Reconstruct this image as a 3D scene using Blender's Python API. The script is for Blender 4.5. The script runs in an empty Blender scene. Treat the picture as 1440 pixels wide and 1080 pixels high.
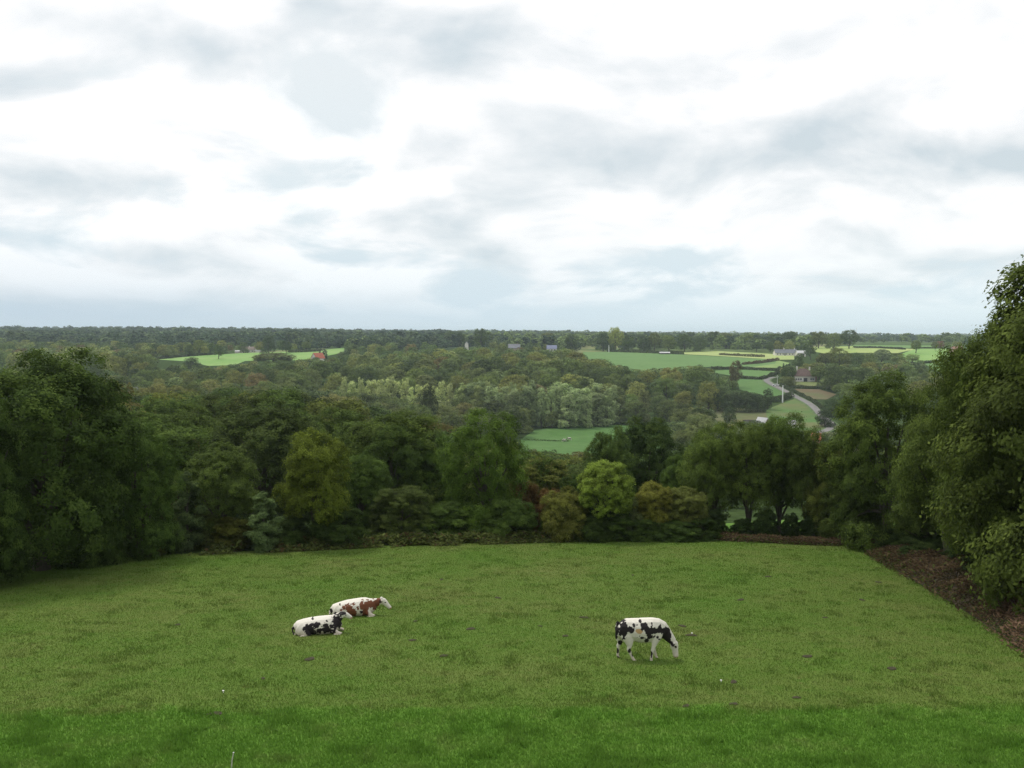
import bpy, bmesh, math, random
import numpy as np
from mathutils import Vector, Matrix
from mathutils.geometry import delaunay_2d_cdt

random.seed(11)
RNG = np.random.default_rng(11)
SC = bpy.context.scene
COL = SC.collection
F = 1383.0                       # focal length in pixels of the 1440 px wide picture
PITCH = math.radians(2.9)
CP, SP = math.cos(PITCH), math.sin(PITCH)

# ------------------------------------------------------------------ helpers
def hash3(ix, iy, iz, seed):
    h = (ix.astype(np.int64) * 374761393 + iy.astype(np.int64) * 668265263 + iz.astype(np.int64) * 2147483647 + seed * 1274126177) & 0xFFFFFFFF
    h = ((h ^ (h >> 13)) * 1274126177) & 0xFFFFFFFF
    h = (h ^ (h >> 16)) & 0xFFFFFFFF
    return h / 4294967295.0

def vnoise(x, y, z=None, seed=0):
    x = np.asarray(x, float); y = np.asarray(y, float)
    z = np.zeros_like(x) if z is None else np.asarray(z, float)
    ix, iy, iz = np.floor(x), np.floor(y), np.floor(z)
    fx, fy, fz = x - ix, y - iy, z - iz
    fx, fy, fz = [t * t * (3 - 2 * t) for t in (fx, fy, fz)]
    r = 0
    for dx in (0, 1):
        for dy in (0, 1):
            for dz in (0, 1):
                w = (fx if dx else 1 - fx) * (fy if dy else 1 - fy) * (fz if dz else 1 - fz)
                r = r + w * hash3(ix + dx, iy + dy, iz + dz, seed)
    return r

def fbm(x, y, z=None, seed=0, oct=3):
    x = np.asarray(x, float); y = np.asarray(y, float)
    s, a, t = 0, 1.0, 0
    for k in range(oct):
        s = s + a * vnoise(x * 2**k, y * 2**k, None if z is None else np.asarray(z) * 2**k, seed + k)
        t += a; a *= 0.5
    return s / t

def sstep(a, b, x):
    t = np.clip((np.asarray(x, float) - a) / (b - a), 0, 1)
    return t * t * (3 - 2 * t)

# ------------------------------------------------------------------ the lie of the land
_PY = np.array([-400, -60, 2.5, 14, 22, 40, 62, 75, 100, 150, 220, 300, 400, 470, 560, 650, 800, 950, 1200, 1600, 2200, 3000, 4500, 7000, 12000], float)
_PZ = np.array([-1.7, -1.7, -1.7, -9.1, -9.76, -11.2, -12.96, -14.8, -19.5, -28.5, -36.5, -41.5, -44, -43.5, -38.5, -31.5, -25, -18.5, -14, -11, -8, -5, 0, 3, 3], float)
def _slopes(x, y):
    d = np.diff(y) / np.diff(x); m = np.zeros_like(y)
    for i in range(1, len(y) - 1):
        m[i] = 0 if d[i-1] * d[i] <= 0 else 2 / (1 / d[i-1] + 1 / d[i])
    return m
_PM = _slopes(_PY, _PZ)
def profile(y):
    y = np.clip(np.asarray(y, float), _PY[0], _PY[-1] - 1)
    i = np.clip(np.searchsorted(_PY, y, side='right') - 1, 0, len(_PY) - 2)
    h = _PY[i+1] - _PY[i]; t = (y - _PY[i]) / h
    return ((2*t**3 - 3*t**2 + 1) * _PZ[i] + (t**3 - 2*t**2 + t) * h * _PM[i] + (-2*t**3 + 3*t**2) * _PZ[i+1] + (t**3 - t**2) * h * _PM[i+1])

def H(x, y):
    x = np.asarray(x, float); y = np.asarray(y, float)
    z = profile(y)
    q = x / np.maximum(y, 30)
    z = z + 11 * sstep(0.02, 0.3, -q) * sstep(90, 190, y) * (1 - sstep(330, 520, y))
    z = z - np.clip(x * 0.008, -18, 14) * sstep(900, 2800, y)
    z = z + sstep(90, 300, y) * (fbm(x / 160, y / 160, seed=3, oct=2) - 0.5) * 3.0
    z = z + sstep(1200, 2500, y) * (fbm(x / 700, y / 700, seed=5, oct=2) - 0.5) * 17.0
    z = z + (fbm(x / 9, y / 9, seed=8, oct=2) - 0.5) * 0.16 * (1 - sstep(60, 120, y))
    return z

# the same height for one point, in plain floats
def _sh(ix, iy, seed):
    h = (ix * 374761393 + iy * 668265263 + seed * 1274126177) & 0xFFFFFFFF
    h = ((h ^ (h >> 13)) * 1274126177) & 0xFFFFFFFF
    return ((h ^ (h >> 16)) & 0xFFFFFFFF) / 4294967295.0
def _sn(x, y, seed):
    ix, iy = math.floor(x), math.floor(y); fx, fy = x - ix, y - iy
    fx, fy = fx * fx * (3 - 2 * fx), fy * fy * (3 - 2 * fy)
    a = _sh(ix, iy, seed) * (1 - fx) + _sh(ix + 1, iy, seed) * fx
    b = _sh(ix, iy + 1, seed) * (1 - fx) + _sh(ix + 1, iy + 1, seed) * fx
    return a * (1 - fy) + b * fy
def _sf2(x, y, seed): return (_sn(x, y, seed) + .5 * _sn(2 * x, 2 * y, seed + 1)) / 1.5
def _ss(a, b, x):
    t = min(max((x - a) / (b - a), 0.0), 1.0); return t * t * (3 - 2 * t)
_PYL, _PZL, _PML = _PY.tolist(), _PZ.tolist(), _PM.tolist()
import bisect
def h1(x, y):
    x, y = float(x), float(y)
    yc = min(max(y, _PYL[0]), _PYL[-1] - 1); i = min(max(bisect.bisect_right(_PYL, yc) - 1, 0), len(_PYL) - 2)
    h = _PYL[i+1] - _PYL[i]; t = (yc - _PYL[i]) / h
    z = (2*t**3 - 3*t**2 + 1) * _PZL[i] + (t**3 - 2*t**2 + t) * h * _PML[i] + (-2*t**3 + 3*t**2) * _PZL[i+1] + (t**3 - t**2) * h * _PML[i+1]
    q = -x / max(y, 30)
    if 90 < y < 520 and q > .02: z += 11 * _ss(0.02, 0.3, q) * _ss(90, 190, y) * (1 - _ss(330, 520, y))
    if y > 900: z -= min(max(x * 0.008, -18), 14) * _ss(900, 2800, y)
    if y > 90: z += _ss(90, 300, y) * (_sf2(x / 160, y / 160, 3) - 0.5) * 3.0
    if y > 1200: z += _ss(1200, 2500, y) * (_sf2(x / 700, y / 700, 5) - 0.5) * 17.0
    if y < 120: z += (_sf2(x / 9, y / 9, 8) - 0.5) * 0.16 * (1 - _ss(60, 120, y))
    return z

def ray(u, v):
    xc, yc = (u - 720) / F, (540 - v) / F
    return xc, CP + yc * SP, -SP + yc * CP
def hit(u, v, y0=9.0, y1=8500.0):
    xc, dy, dz = ray(u, v)
    ys = np.geomspace(y0, y1, 450)
    d = ys * dz / dy - H(ys * xc / dy, ys)
    k = np.argmax(d < 0)
    if d[k] >= 0: k = len(ys) - 1
    a, b = ys[max(k-1, 0)], ys[k]
    for _ in range(18):
        m = (a + b) / 2
        if m * dz / dy - h1(m * xc / dy, m) < 0: b = m
        else: a = m
    y = (a + b) / 2
    x = y * xc / dy
    return x, y, h1(x, y)
def X(u, y, v=540):
    xc, dy, dz = ray(u, v); return y * xc / dy
def Z(v, y):
    xc, dy, dz = ray(720, v); return y * dz / dy
def proj(x, y, z):
    d = y * CP - z * SP
    return 720 + F * x / d, 540 - F * (y * SP + z * CP) / d

# ------------------------------------------------------------------ objects
def tag(o, label=None, cat=None, group=None, kind=None):
    if label: o['label'] = label
    if cat: o['category'] = cat
    if group: o['group'] = group
    if kind: o['kind'] = kind
    return o
def link(name, me, parent=None, loc=None):
    o = bpy.data.objects.new(name, me); COL.objects.link(o)
    if parent is not None: o.parent = parent
    if loc is not None: o.location = loc
    return o
def empty(name, loc, rz=0.0):
    o = bpy.data.objects.new(name, None); COL.objects.link(o)
    o.empty_display_size = 0.3
    o.location = loc; o.rotation_euler = (0, 0, rz); return o
def np_mesh(name, V, faces_n, k, mats, attr=None, mat_index=None, colattr=None):
    """V: (faces_n*k, 3): every face has its own k corners"""
    me = bpy.data.meshes.new(name)
    n = len(V)
    me.vertices.add(n); me.vertices.foreach_set('co', np.ascontiguousarray(V, dtype=np.float32).ravel())
    me.loops.add(n); me.loops.foreach_set('vertex_index', np.arange(n, dtype=np.int32))
    me.polygons.add(faces_n); me.polygons.foreach_set('loop_start', np.arange(0, n, k, dtype=np.int32))
    if mat_index is not None: me.polygons.foreach_set('material_index', mat_index.astype(np.int32))
    me.update(calc_edges=True)
    for m in mats: me.materials.append(m)
    if attr is not None:
        a = me.attributes.new('tint', 'FLOAT', 'FACE'); a.data.foreach_set('value', attr.astype(np.float32))
    if colattr is not None:
        a = me.attributes.new('hue', 'FLOAT_COLOR', 'FACE')
        a.data.foreach_set('color', np.concatenate([colattr, np.ones((faces_n, 1))], 1).astype(np.float32).ravel())
    return me
def bm_mesh(name, bm, mats):
    bm.normal_update()
    me = bpy.data.meshes.new(name); bm.to_mesh(me); bm.free()
    for m in (mats if isinstance(mats, (list, tuple)) else [mats]): me.materials.append(m)
    return me
def add_box(bm, x0, x1, y0, y1, z0, z1, mi=0):
    vs = [bm.verts.new(p) for p in ((x0,y0,z0),(x1,y0,z0),(x1,y1,z0),(x0,y1,z0),(x0,y0,z1),(x1,y0,z1),(x1,y1,z1),(x0,y1,z1))]
    for f in ((0,3,2,1),(4,5,6,7),(0,1,5,4),(1,2,6,5),(2,3,7,6),(3,0,4,7)):
        bm.faces.new([vs[i] for i in f]).material_index = mi
def add_face(bm, pts, mi=0):
    f = bm.faces.new([bm.verts.new(p) for p in pts]); f.material_index = mi; return f
def tube_quads(path, radii, n=7):
    """unwelded quads of a tapered tube along a path"""
    path = np.asarray(path, float); out = []
    rings = []
    for i, p in enumerate(path):
        d = path[min(i+1, len(path)-1)] - path[max(i-1, 0)]
        d /= np.linalg.norm(d) + 1e-9
        a = np.cross(d, [0.31, 0.95, 0.05]); a /= np.linalg.norm(a) + 1e-9
        b = np.cross(d, a)
        t = np.linspace(0, 2*np.pi, n, endpoint=False)
        rings.append(p + radii[i] * (np.cos(t)[:, None] * a + np.sin(t)[:, None] * b))
    for r0, r1 in zip(rings[:-1], rings[1:]):
        for k in range(n):
            out += [r0[k], r0[(k+1) % n], r1[(k+1) % n], r1[k]]
    return out

# ------------------------------------------------------------------ materials
def nt_new(name):
    m = bpy.data.materials.new(name); m.use_nodes = True
    nt = m.node_tree
    return m, nt, nt.nodes['Principled BSDF']
def N(nt, t, **kw):
    n = nt.nodes.new(t)
    for k, v in kw.items():
        if k in n.inputs: n.inputs[k].default_value = v
        else: setattr(n, k, v)
    return n
def ramp(nt, fac, stops):
    r = nt.nodes.new('ShaderNodeValToRGB')
    while len(r.color_ramp.elements) < len(stops): r.color_ramp.elements.new(0.5)
    for e, (p, c) in zip(r.color_ramp.elements, stops):
        e.position = p; e.color = (*c, 1) if len(c) == 3 else c
    nt.links.new(fac, r.inputs[0]); return r.outputs[0]
def mixc(nt, fac, a, b, blend='MIX'):
    n = nt.nodes.new('ShaderNodeMix'); n.data_type = 'RGBA'; n.blend_type = blend
    for sock, val in ((n.inputs[0], fac), (n.inputs[6], a), (n.inputs[7], b)):
        if isinstance(val, (int, float)): sock.default_value = val
        elif isinstance(val, tuple): sock.default_value = (*val, 1) if len(val) == 3 else val
        else: nt.links.new(val, sock)
    return n.outputs[2]
def math_n(nt, op, a, b=None):
    n = nt.nodes.new('ShaderNodeMath'); n.operation = op
    for s, v in zip(n.inputs, (a, b)):
        if v is None: continue
        if isinstance(v, (int, float)): s.default_value = v
        else: nt.links.new(v, s)
    return n.outputs[0]
def noise(nt, vec, scale, detail=3, rough=0.55):
    n = N(nt, 'ShaderNodeTexNoise', Scale=scale, Detail=detail, Roughness=rough)
    if vec is not None: nt.links.new(vec, n.inputs['Vector'])
    return n.outputs['Fac']
def flat_pos(nt):
    g = nt.nodes.new('ShaderNodeNewGeometry')
    m = N(nt, 'ShaderNodeVectorMath', operation='MULTIPLY'); m.inputs[1].default_value = (1, 1, 0)
    nt.links.new(g.outputs['Position'], m.inputs[0]); return m.outputs[0]

def leaf_material(name, source, trans=0.35):
    m, nt, b = nt_new(name)
    if source == 'object':
        c = nt.nodes.new('ShaderNodeObjectInfo').outputs['Color']
    else:
        c = N(nt, 'ShaderNodeAttribute', attribute_name='hue').outputs['Color']
    t = N(nt, 'ShaderNodeAttribute', attribute_name='tint').outputs['Fac']
    # tint: young sprays yellower, older leaves darker, plus painted light and shade of clumps
    hs = N(nt, 'ShaderNodeHueSaturation'); nt.links.new(c, hs.inputs['Color']); nt.links.new(t, hs.inputs['Value'])
    hs.inputs['Saturation'].default_value = 1.0
    warm = mixc(nt, math_n(nt, 'MULTIPLY', math_n(nt, 'SUBTRACT', t, 0.95), 0.35), hs.outputs[0], (0.17, 0.19, 0.03))
    b.inputs['Roughness'].default_value = 0.8
    b.inputs['Specular IOR Level'].default_value = 0.06
    nt.links.new(warm, b.inputs['Base Color'])
    tr = nt.nodes.new('ShaderNodeBsdfTranslucent'); nt.links.new(warm, tr.inputs['Color'])
    mx = nt.nodes.new('ShaderNodeMixShader'); mx.inputs[0].default_value = trans
    nt.links.new(b.outputs[0], mx.inputs[1]); nt.links.new(tr.outputs[0], mx.inputs[2])
    nt.links.new(mx.outputs[0], nt.nodes['Material Output'].inputs['Surface'])
    return m
LEAF = leaf_material('leaves', 'object')
LEAF_MASS = leaf_material('leaves_of_the_mass', 'attr')

def simple(name, col, rough=0.8, var=0.0, scale=3.0, col2=None, spec=0.3):
    m, nt, b = nt_new(name)
    b.inputs['Roughness'].default_value = rough; b.inputs['Specular IOR Level'].default_value = spec
    if var or col2:
        tc = nt.nodes.new('ShaderNodeTexCoord')
        f = noise(nt, tc.outputs['Object'], scale, 4)
        c2 = col2 or tuple(c * (1 - var) for c in col)
        nt.links.new(ramp(nt, f, [(0.35, c2), (0.65, col)]), b.inputs['Base Color'])
    else:
        b.inputs['Base Color'].default_value = (*col, 1)
    return m
BARK = simple('bark', (0.10, 0.085, 0.065), 0.9, 0.5, 4.0)

def pasture_color(nt):
    """colour of the grazed pasture at a place: same nodes for the soil sheet and the grass on it"""
    p = flat_pos(nt)
    a = noise(nt, p, 0.16, 4, 0.6)
    b = noise(nt, p, 1.3, 5, 0.7)
    c = noise(nt, p, 3.2, 4, 0.7)
    base = ramp(nt, a, [(0.28, (0.093, 0.176, 0.024)), (0.5, (0.117, 0.180, 0.034)), (0.72, (0.148, 0.182, 0.048))])
    base = mixc(nt, ramp(nt, b, [(0.50, (0, 0, 0)), (0.68, (0.6, 0.6, 0.6))]), base, (0.072, 0.160, 0.016))
    base = mixc(nt, ramp(nt, c, [(0.58, (0, 0, 0)), (0.70, (0.38, 0.38, 0.38))]), base, (0.19, 0.150, 0.07))
    f = noise(nt, p, 6.5, 3, 0.6)
    base = mixc(nt, ramp(nt, f, [(0.60, (0, 0, 0)), (0.70, (0.28, 0.28, 0.28))]), base, (0.058, 0.115, 0.015))
    # lush ungrazed strip beside the near edge
    sep = nt.nodes.new('ShaderNodeSeparateXYZ'); nt.links.new(p, sep.inputs[0])
    yy = math_n(nt, 'ADD', sep.outputs[1], math_n(nt, 'MULTIPLY', math_n(nt, 'SUBTRACT', noise(nt, p, 0.5, 5, 0.75), 0.5), 3.2))
    yy = math_n(nt, 'ADD', yy, math_n(nt, 'MULTIPLY', sep.outputs[0], -0.022))
    near = ramp(nt, math_n(nt, 'SUBTRACT', 26.2, yy), [(0.0, (0, 0, 0)), (0.6, (0.92, 0.92, 0.92))])
    lush = ramp(nt, noise(nt, p, 0.8, 4, 0.65), [(0.33, (0.090, 0.205, 0.022)), (0.55, (0.118, 0.240, 0.032)), (0.74, (0.154, 0.238, 0.050))])
    return mixc(nt, near, base, lush)

PASTURE, _nt, _b = nt_new('pasture_soil')
_c = pasture_color(_nt)
_dk = mixc(_nt, 1.0, _c, (0.85, 0.85, 0.8), 'MULTIPLY')
_nt.links.new(_dk, _b.inputs['Base Color']); _b.inputs['Roughness'].default_value = 0.95; _b.inputs['Specular IOR Level'].default_value = 0.1
BLADE, _nt, _b = nt_new('grass_blades')
_c = pasture_color(_nt)
_t = N(_nt, 'ShaderNodeAttribute', attribute_name='tint').outputs['Fac']
_hs = N(_nt, 'ShaderNodeHueSaturation'); _nt.links.new(_c, _hs.inputs['Color']); _nt.links.new(_t, _hs.inputs['Value'])
_nt.links.new(_hs.outputs[0], _b.inputs['Base Color']); _b.inputs['Roughness'].default_value = 0.8; _b.inputs['Specular IOR Level'].default_value = 0.06
_tr = _nt.nodes.new('ShaderNodeBsdfTranslucent'); _nt.links.new(_hs.outputs[0], _tr.inputs['Color'])
_mx = _nt.nodes.new('ShaderNodeMixShader'); _mx.inputs[0].default_value = 0.35
_nt.links.new(_b.outputs[0], _mx.inputs[1]); _nt.links.new(_tr.outputs[0], _mx.inputs[2])
_nt.links.new(_mx.outputs[0], _nt.nodes['Material Output'].inputs['Surface'])

def field_mat(name, c1, c2, scale=0.03, speck=0.5):
    m, nt, b = nt_new(name)
    p = flat_pos(nt)
    f = noise(nt, p, scale, 4, 0.6)
    c = ramp(nt, f, [(0.35, c1), (0.65, c2)])
    g = noise(nt, p, speck, 3, 0.7)
    c = mixc(nt, 0.5, c, ramp(nt, g, [(0.3, (0.55, 0.55, 0.5)), (0.7, (1.0, 1.0, 1.0))]), 'MULTIPLY')
    nt.links.new(c, b.inputs['Base Color']); b.inputs['Roughness'].default_value = 0.95; b.inputs['Specular IOR Level'].default_value = 0.1
    return m

# far land: patchwork of fields
LAND, _nt, _b = nt_new('land')
_p = flat_pos(_nt)
_w = N(_nt, 'ShaderNodeTexNoise', Scale=0.004, Detail=2.0); _nt.links.new(_p, _w.inputs['Vector'])
_va = N(_nt, 'ShaderNodeVectorMath', operation='MULTIPLY_ADD'); _va.inputs[1].default_value = (60, 60, 0)
_nt.links.new(_w.outputs['Color'], _va.inputs[0]); _nt.links.new(_p, _va.inputs[2])
_vo = N(_nt, 'ShaderNodeTexVoronoi', Scale=0.0062); _nt.links.new(_va.outputs[0], _vo.inputs['Vector'])
_sx = _nt.nodes.new('ShaderNodeSeparateColor'); _nt.links.new(_vo.outputs['Color'], _sx.inputs[0])
_far = ramp(_nt, _sx.outputs[0], [(0.0, (0.07, 0.11, 0.04)), (0.3, (0.11, 0.15, 0.06)), (0.5, (0.06, 0.09, 0.035)), (0.68, (0.20, 0.22, 0.10)), (0.80, (0.08, 0.12, 0.045)), (0.93, (0.24, 0.23, 0.13))])
_nt.nodes[-1].color_ramp.interpolation = 'CONSTANT'
_sep = _nt.nodes.new('ShaderNodeSeparateXYZ'); _nt.links.new(_p, _sep.inputs[0])
_wood = ramp(_nt, noise(_nt, _p, 0.3, 3), [(0.35, (0.032, 0.050, 0.018)), (0.65, (0.055, 0.085, 0.028))])
_isfar = ramp(_nt, math_n(_nt, 'DIVIDE', _sep.outputs[1], 2000.0), [(0.475, (0, 0, 0)), (0.495, (1, 1, 1))])
_nt.links.new(mixc(_nt, _isfar, _wood, _far), _b.inputs['Base Color']); _b.inputs['Roughness'].default_value = 1.0; _b.inputs['Specular IOR Level'].default_value = 0.0

# ------------------------------------------------------------------ camera
cam = bpy.data.cameras.new('camera'); CAM = link('camera', cam)
CAM.location = (0, 0, 0); CAM.rotation_euler = (math.radians(90) - PITCH, 0, 0)
cam.sensor_fit = 'HORIZONTAL'; cam.sensor_width = 36.0; cam.lens = 36.0 * F / 1440.0
cam.clip_start = 0.1; cam.clip_end = 40000
SC.camera = CAM

# ------------------------------------------------------------------ terrain sheet
def build_terrain():
    radii = np.concatenate([[0.0], np.arange(2, 90, 2.0), np.geomspace(90, 9000, 210)])
    ang = np.concatenate([np.arange(-42, 42.01, 0.7), np.arange(48, 318, 6)])
    ang = np.radians(ang)                     # 0 = straight ahead
    na, nr = len(ang), len(radii)
    R, A = np.meshgrid(radii[1:], ang, indexing='ij')
    x, y = R * np.sin(A), R * np.cos(A)
    V = np.concatenate([[[0, 0, h1(0, 0)]], np.stack([x, y, H(x, y)], -1).reshape(-1, 3)])
    faces = []
    for k in range(na):
        k2 = (k + 1) % na
        faces.append((0, 1 + k2, 1 + k))
        for r in range(nr - 2):
            a, b = 1 + r * na, 1 + (r + 1) * na
            faces.append((a + k, a + k2, b + k2, b + k))
    me = bpy.data.meshes.new('terrain'); me.from_pydata(V.tolist(), [], faces); me.update()
    me.materials.append(LAND)
    me.polygons.foreach_set('use_smooth', [True] * len(me.polygons))
    return tag(link('terrain', me), kind='structure')
build_terrain()

def plan_poly(pix, y1=8500):
    return [hit(u, v, y1=y1)[:2] for u, v in pix]
def in_poly(poly, x, y):
    x = np.asarray(x); y = np.asarray(y); c = np.zeros(x.shape, bool)
    n = len(poly)
    for i in range(n):
        xi, yi = poly[i]; xj, yj = poly[i-1]
        with np.errstate(divide='ignore', invalid='ignore'):
            c ^= ((yi > y) != (yj > y)) & (x < (xj - xi) * (y - yi) / (yj - yi + 1e-12) + xi)
    return c
def densify(poly, step):
    out = []
    for i in range(len(poly)):
        a, b = np.array(poly[i]), np.array(poly[(i+1) % len(poly)])
        n = max(1, int(np.linalg.norm(b - a) / step))
        out += [tuple(a + (b - a) * k / n) for k in range(n)]
    return out
def sheet(name, poly, mat, step, lift, zf=None):
    zf = zf or H
    b = densify(poly, step)
    xs = [p[0] for p in b]; ys = [p[1] for p in b]
    gx, gy = np.meshgrid(np.arange(min(xs) + step*.37, max(xs), step), np.arange(min(ys) + step*.41, max(ys), step))
    ins = in_poly(poly, gx, gy)
    pts = [Vector(p) for p in b] + [Vector((a, c)) for a, c in zip(gx[ins], gy[ins])]
    n = len(b)
    r = delaunay_2d_cdt(pts, [(i, (i+1) % n) for i in range(n)], [list(range(n))], 1, 1e-4)
    vx = np.array([v.x for v in r[0]]); vy = np.array([v.y for v in r[0]])
    vz = zf(vx, vy) + lift
    me = bpy.data.meshes.new(name); me.from_pydata(np.stack([vx, vy, vz], 1).tolist(), [], [tuple(f) for f in r[2]]); me.update()
    me.materials.append(mat)
    me.polygons.foreach_set('use_smooth', [True] * len(me.polygons))
    bm = bmesh.new(); bm.from_mesh(me); bmesh.ops.recalc_face_normals(bm, faces=bm.faces)
    if sum(f.normal.z for f in bm.faces) < 0: bmesh.ops.reverse_faces(bm, faces=bm.faces)
    bm.to_mesh(me); bm.free()
    return tag(link(name, me), kind='structure')

# pasture: outline on the ground
PAST_PIX = [(-160, 818), (0, 807), (40, 799), (130, 789), (240, 781), (400, 774), (540, 768), (700, 763.5), (800, 760.5), (880, 758.5), (960, 759),
            (1060, 763), (1140, 767), (1212, 770), (1232, 785), (1262, 803), (1320, 836), (1380, 873), (1440, 916), (1560, 996)]
PAST = plan_poly(PAST_PIX)
PAST_FULL = PAST + [(16, 13), (-16, 13), (-26, 22), (-34, 38)]
sheet('pasture', PAST_FULL, PASTURE, 1.0, 0.03)

def blades(P, hgt, wid, rng, lean=0.5, kmat=None, tint=None):
    n = len(P)
    a = rng.uniform(0, 2*np.pi, n)
    d = np.stack([np.cos(a), np.sin(a), np.zeros(n)], 1)
    side = np.stack([-np.sin(a + rng.normal(0, .5, n)), np.cos(a), np.zeros(n)], 1) * (wid / 2)[:, None]
    tip = P + d * (hgt * lean * rng.uniform(0.2, 1.2, n))[:, None] + np.stack([np.zeros(n), np.zeros(n), hgt], 1)
    V = np.empty((n, 3, 3)); V[:, 0] = P - side; V[:, 1] = P + side; V[:, 2] = tip
    return V.reshape(-1, 3)

def build_grass():
    rng = np.random.default_rng(5)
    n = 900000
    y = 19.5 + (63.5 - 19.5) * rng.random(n) ** 1.25
    x = rng.uniform(-1, 1, n) * (y * 0.56 + 2.0)
    creep = 1.3 * (fbm(x * 1.1, y * 1.1, seed=77, oct=3) - .35)      # grass creeping out over the bank, bank litter into the grass
    ok = in_poly(PAST_FULL, x - np.where(x > 12, creep, 0), y); out = ~in_poly(PAST_FULL, x, y); x, y, out = x[ok], y[ok], out[ok]
    near = sstep(26.6, 25.4, y - 0.022 * x + (fbm(x * .55, y * .55, seed=2, oct=2) - .5) * 1.1)
    tuft = sstep(0.56, 0.72, fbm(x * 1.5, y * 1.5, seed=21, oct=3))
    hh = (0.035 + 0.03 * rng.random(len(x))) * (1 - near) + near * (0.055 + 0.05 * rng.random(len(x)))
    hh = hh * (1 + 0.7 * tuft)
    ww = (0.012 + 0.00035 * y) * rng.uniform(0.7, 1.3, len(x)) * (1 + .3 * near)
    P = np.stack([x, y, H(x, y) + 0.02 + out * .09], 1)
    tint = (0.90 + 0.30 * rng.random(len(x))) * (1 - 0.08 * tuft)
    V = blades(P, hh, ww, rng, 0.8)
    o = link('grass', np_mesh('grass', V, len(x), 3, [BLADE], attr=tint))
    tag(o, kind='stuff')
build_grass()

# ------------------------------------------------------------------ trees: prototypes 10 m tall
KINDS = {  # crown centre z, radius, half height, lobes, lobe radius, shell, taper, lowest z, sub-clump spread, upright
    'oak':    dict(cz=5.2, rx=4.3, rz=4.7, nl=44, lr=(1.0, 1.8), sh=(.5, .88), tp=.12, zlo=.3, sp=.125, box=.62),
    'ash':    dict(cz=5.3, rx=3.9, rz=4.9, nl=70, lr=(.75, 1.35), sh=(.45, .92), tp=.10, zlo=.5, sp=.15, box=.7),
    'dome':   dict(cz=6.0, rx=3.4, rz=3.9, nl=48, lr=(.8, 1.2), sh=(.68, .78), tp=.05, zlo=1.8, sp=.14, box=.9),
    'bushy':  dict(cz=4.6, rx=4.0, rz=5.2, nl=58, lr=(.9, 1.6), sh=(.5, .85), tp=.20, zlo=.0, sp=.13, box=.55),
    'row':    dict(cz=5.7, rx=4.4, rz=4.3, nl=50, lr=(.9, 1.6), sh=(.45, .86), tp=.10, zlo=1.3, sp=.14, box=.6),
    'poplar': dict(cz=5.2, rx=2.1, rz=5.2, nl=54, lr=(.55, .95), sh=(.4, .9), tp=.45, zlo=.1, sp=.18, box=.6),
    'cone':   dict(cz=4.6, rx=2.7, rz=5.2, nl=40, lr=(.55, 1.0), sh=(.5, .88), tp=.80, zlo=.1, sp=.18, box=.7),
    'shrub':  dict(cz=4.6, rx=5.5, rz=5.0, nl=56, lr=(1.0, 1.7), sh=(.5, .86), tp=.25, zlo=.0, sp=.17, box=.6),
    'wood':   dict(cz=5.6, rx=4.5, rz=4.2, nl=26, lr=(1.1, 1.9), sh=(.55, .85), tp=.10, zlo=1.0, sp=.14, box=.8),
}
def unit(v): return v / (np.linalg.norm(v, axis=-1, keepdims=True) + 1e-9)
def crown_points(kind, rng, n):
    K = KINDS[kind]; cen = []; dirs = []
    tries = 0
    while len(cen) < K['nl'] and tries < 4000:
        tries += 1
        d = unit(rng.normal(size=3)); d[2] = d[2] if d[2] > -.75 else -d[2]
        r = rng.uniform(*K['sh'])
        hb = (math.hypot(d[0], d[1]) + 1e-6) ** (K['box'] - 1)
        p = np.array([d[0] * hb * K['rx'] * r, d[1] * hb * K['rx'] * r, K['cz'] + d[2] * K['rz'] * r])
        if K['zlo'] <= .3 and len(cen) % 5 == 0:        # boughs that hang to the ground
            a = rng.uniform(0, 2 * np.pi); e = rng.uniform(.5, .85) if K['tp'] < .6 else rng.uniform(.2, .45); p = np.array([math.cos(a) * K['rx'] * e, math.sin(a) * K['rx'] * e, rng.uniform(.5, K['cz'] * .5)])
            d = unit(np.array([math.cos(a), math.sin(a), -.1]))
        t = np.clip((p[2] - (K['cz'] - K['rz'])) / (2 * K['rz']), 0, 1)
        p[:2] *= 1 - K['tp'] * t ** 1.3
        if p[2] < K['zlo'] + .5: p[2] = K['zlo'] + .5 + rng.random() * .8
        lr = rng.uniform(*K['lr']) * (1 - .45 * K['tp'] * t)
        if any(np.linalg.norm(p - c[0]) < .45 * (lr + c[1]) for c in cen) and tries < 2500: continue
        cen.append((p, lr)); dirs.append(d)
    cen_p = np.array([c[0] for c in cen]); cen_r = np.array([c[1] for c in cen]); dirs = np.array(dirs)
    m = 34; L = len(cen)
    lob = np.repeat(np.arange(L), m)
    dd = unit(rng.normal(size=(L * m, 3)) + .55 * dirs[lob] + np.array([0, 0, .48]))
    sub = cen_p[lob] + dd * (cen_r[lob] * rng.uniform(.80, 1.06, L * m))[:, None] * np.array([1, 1, .82])
    stint = rng.uniform(.55, 1.36, L * m) * rng.uniform(.78, 1.2, L)[lob]  # spread widened to imitate lit clumps and shadowed gaps
    w = cen_r[lob] ** 2; w = w / w.sum()
    i = rng.choice(L * m, n, p=w)
    P = sub[i] + rng.normal(size=(n, 3)) * (cen_r[lob][i] * K['sp'])[:, None] * np.array([1, 1, .8])
    P[:, 2] = np.maximum(P[:, 2], K['zlo'] * .8 + rng.random(n) * .5)
    Rd = unit((P - np.array([0, 0, K['cz'] - .25 * K['rz']])) / np.array([K['rx'], K['rx'], K['rz']]))
    Nn = unit(.65 * dd[i] + .55 * Rd + np.array([0, 0, .40]) + .42 * rng.normal(size=(n, 3)))
    return P, Nn, stint[i] * rng.uniform(.86, 1.16, n), cen_p, cen_r
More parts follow.
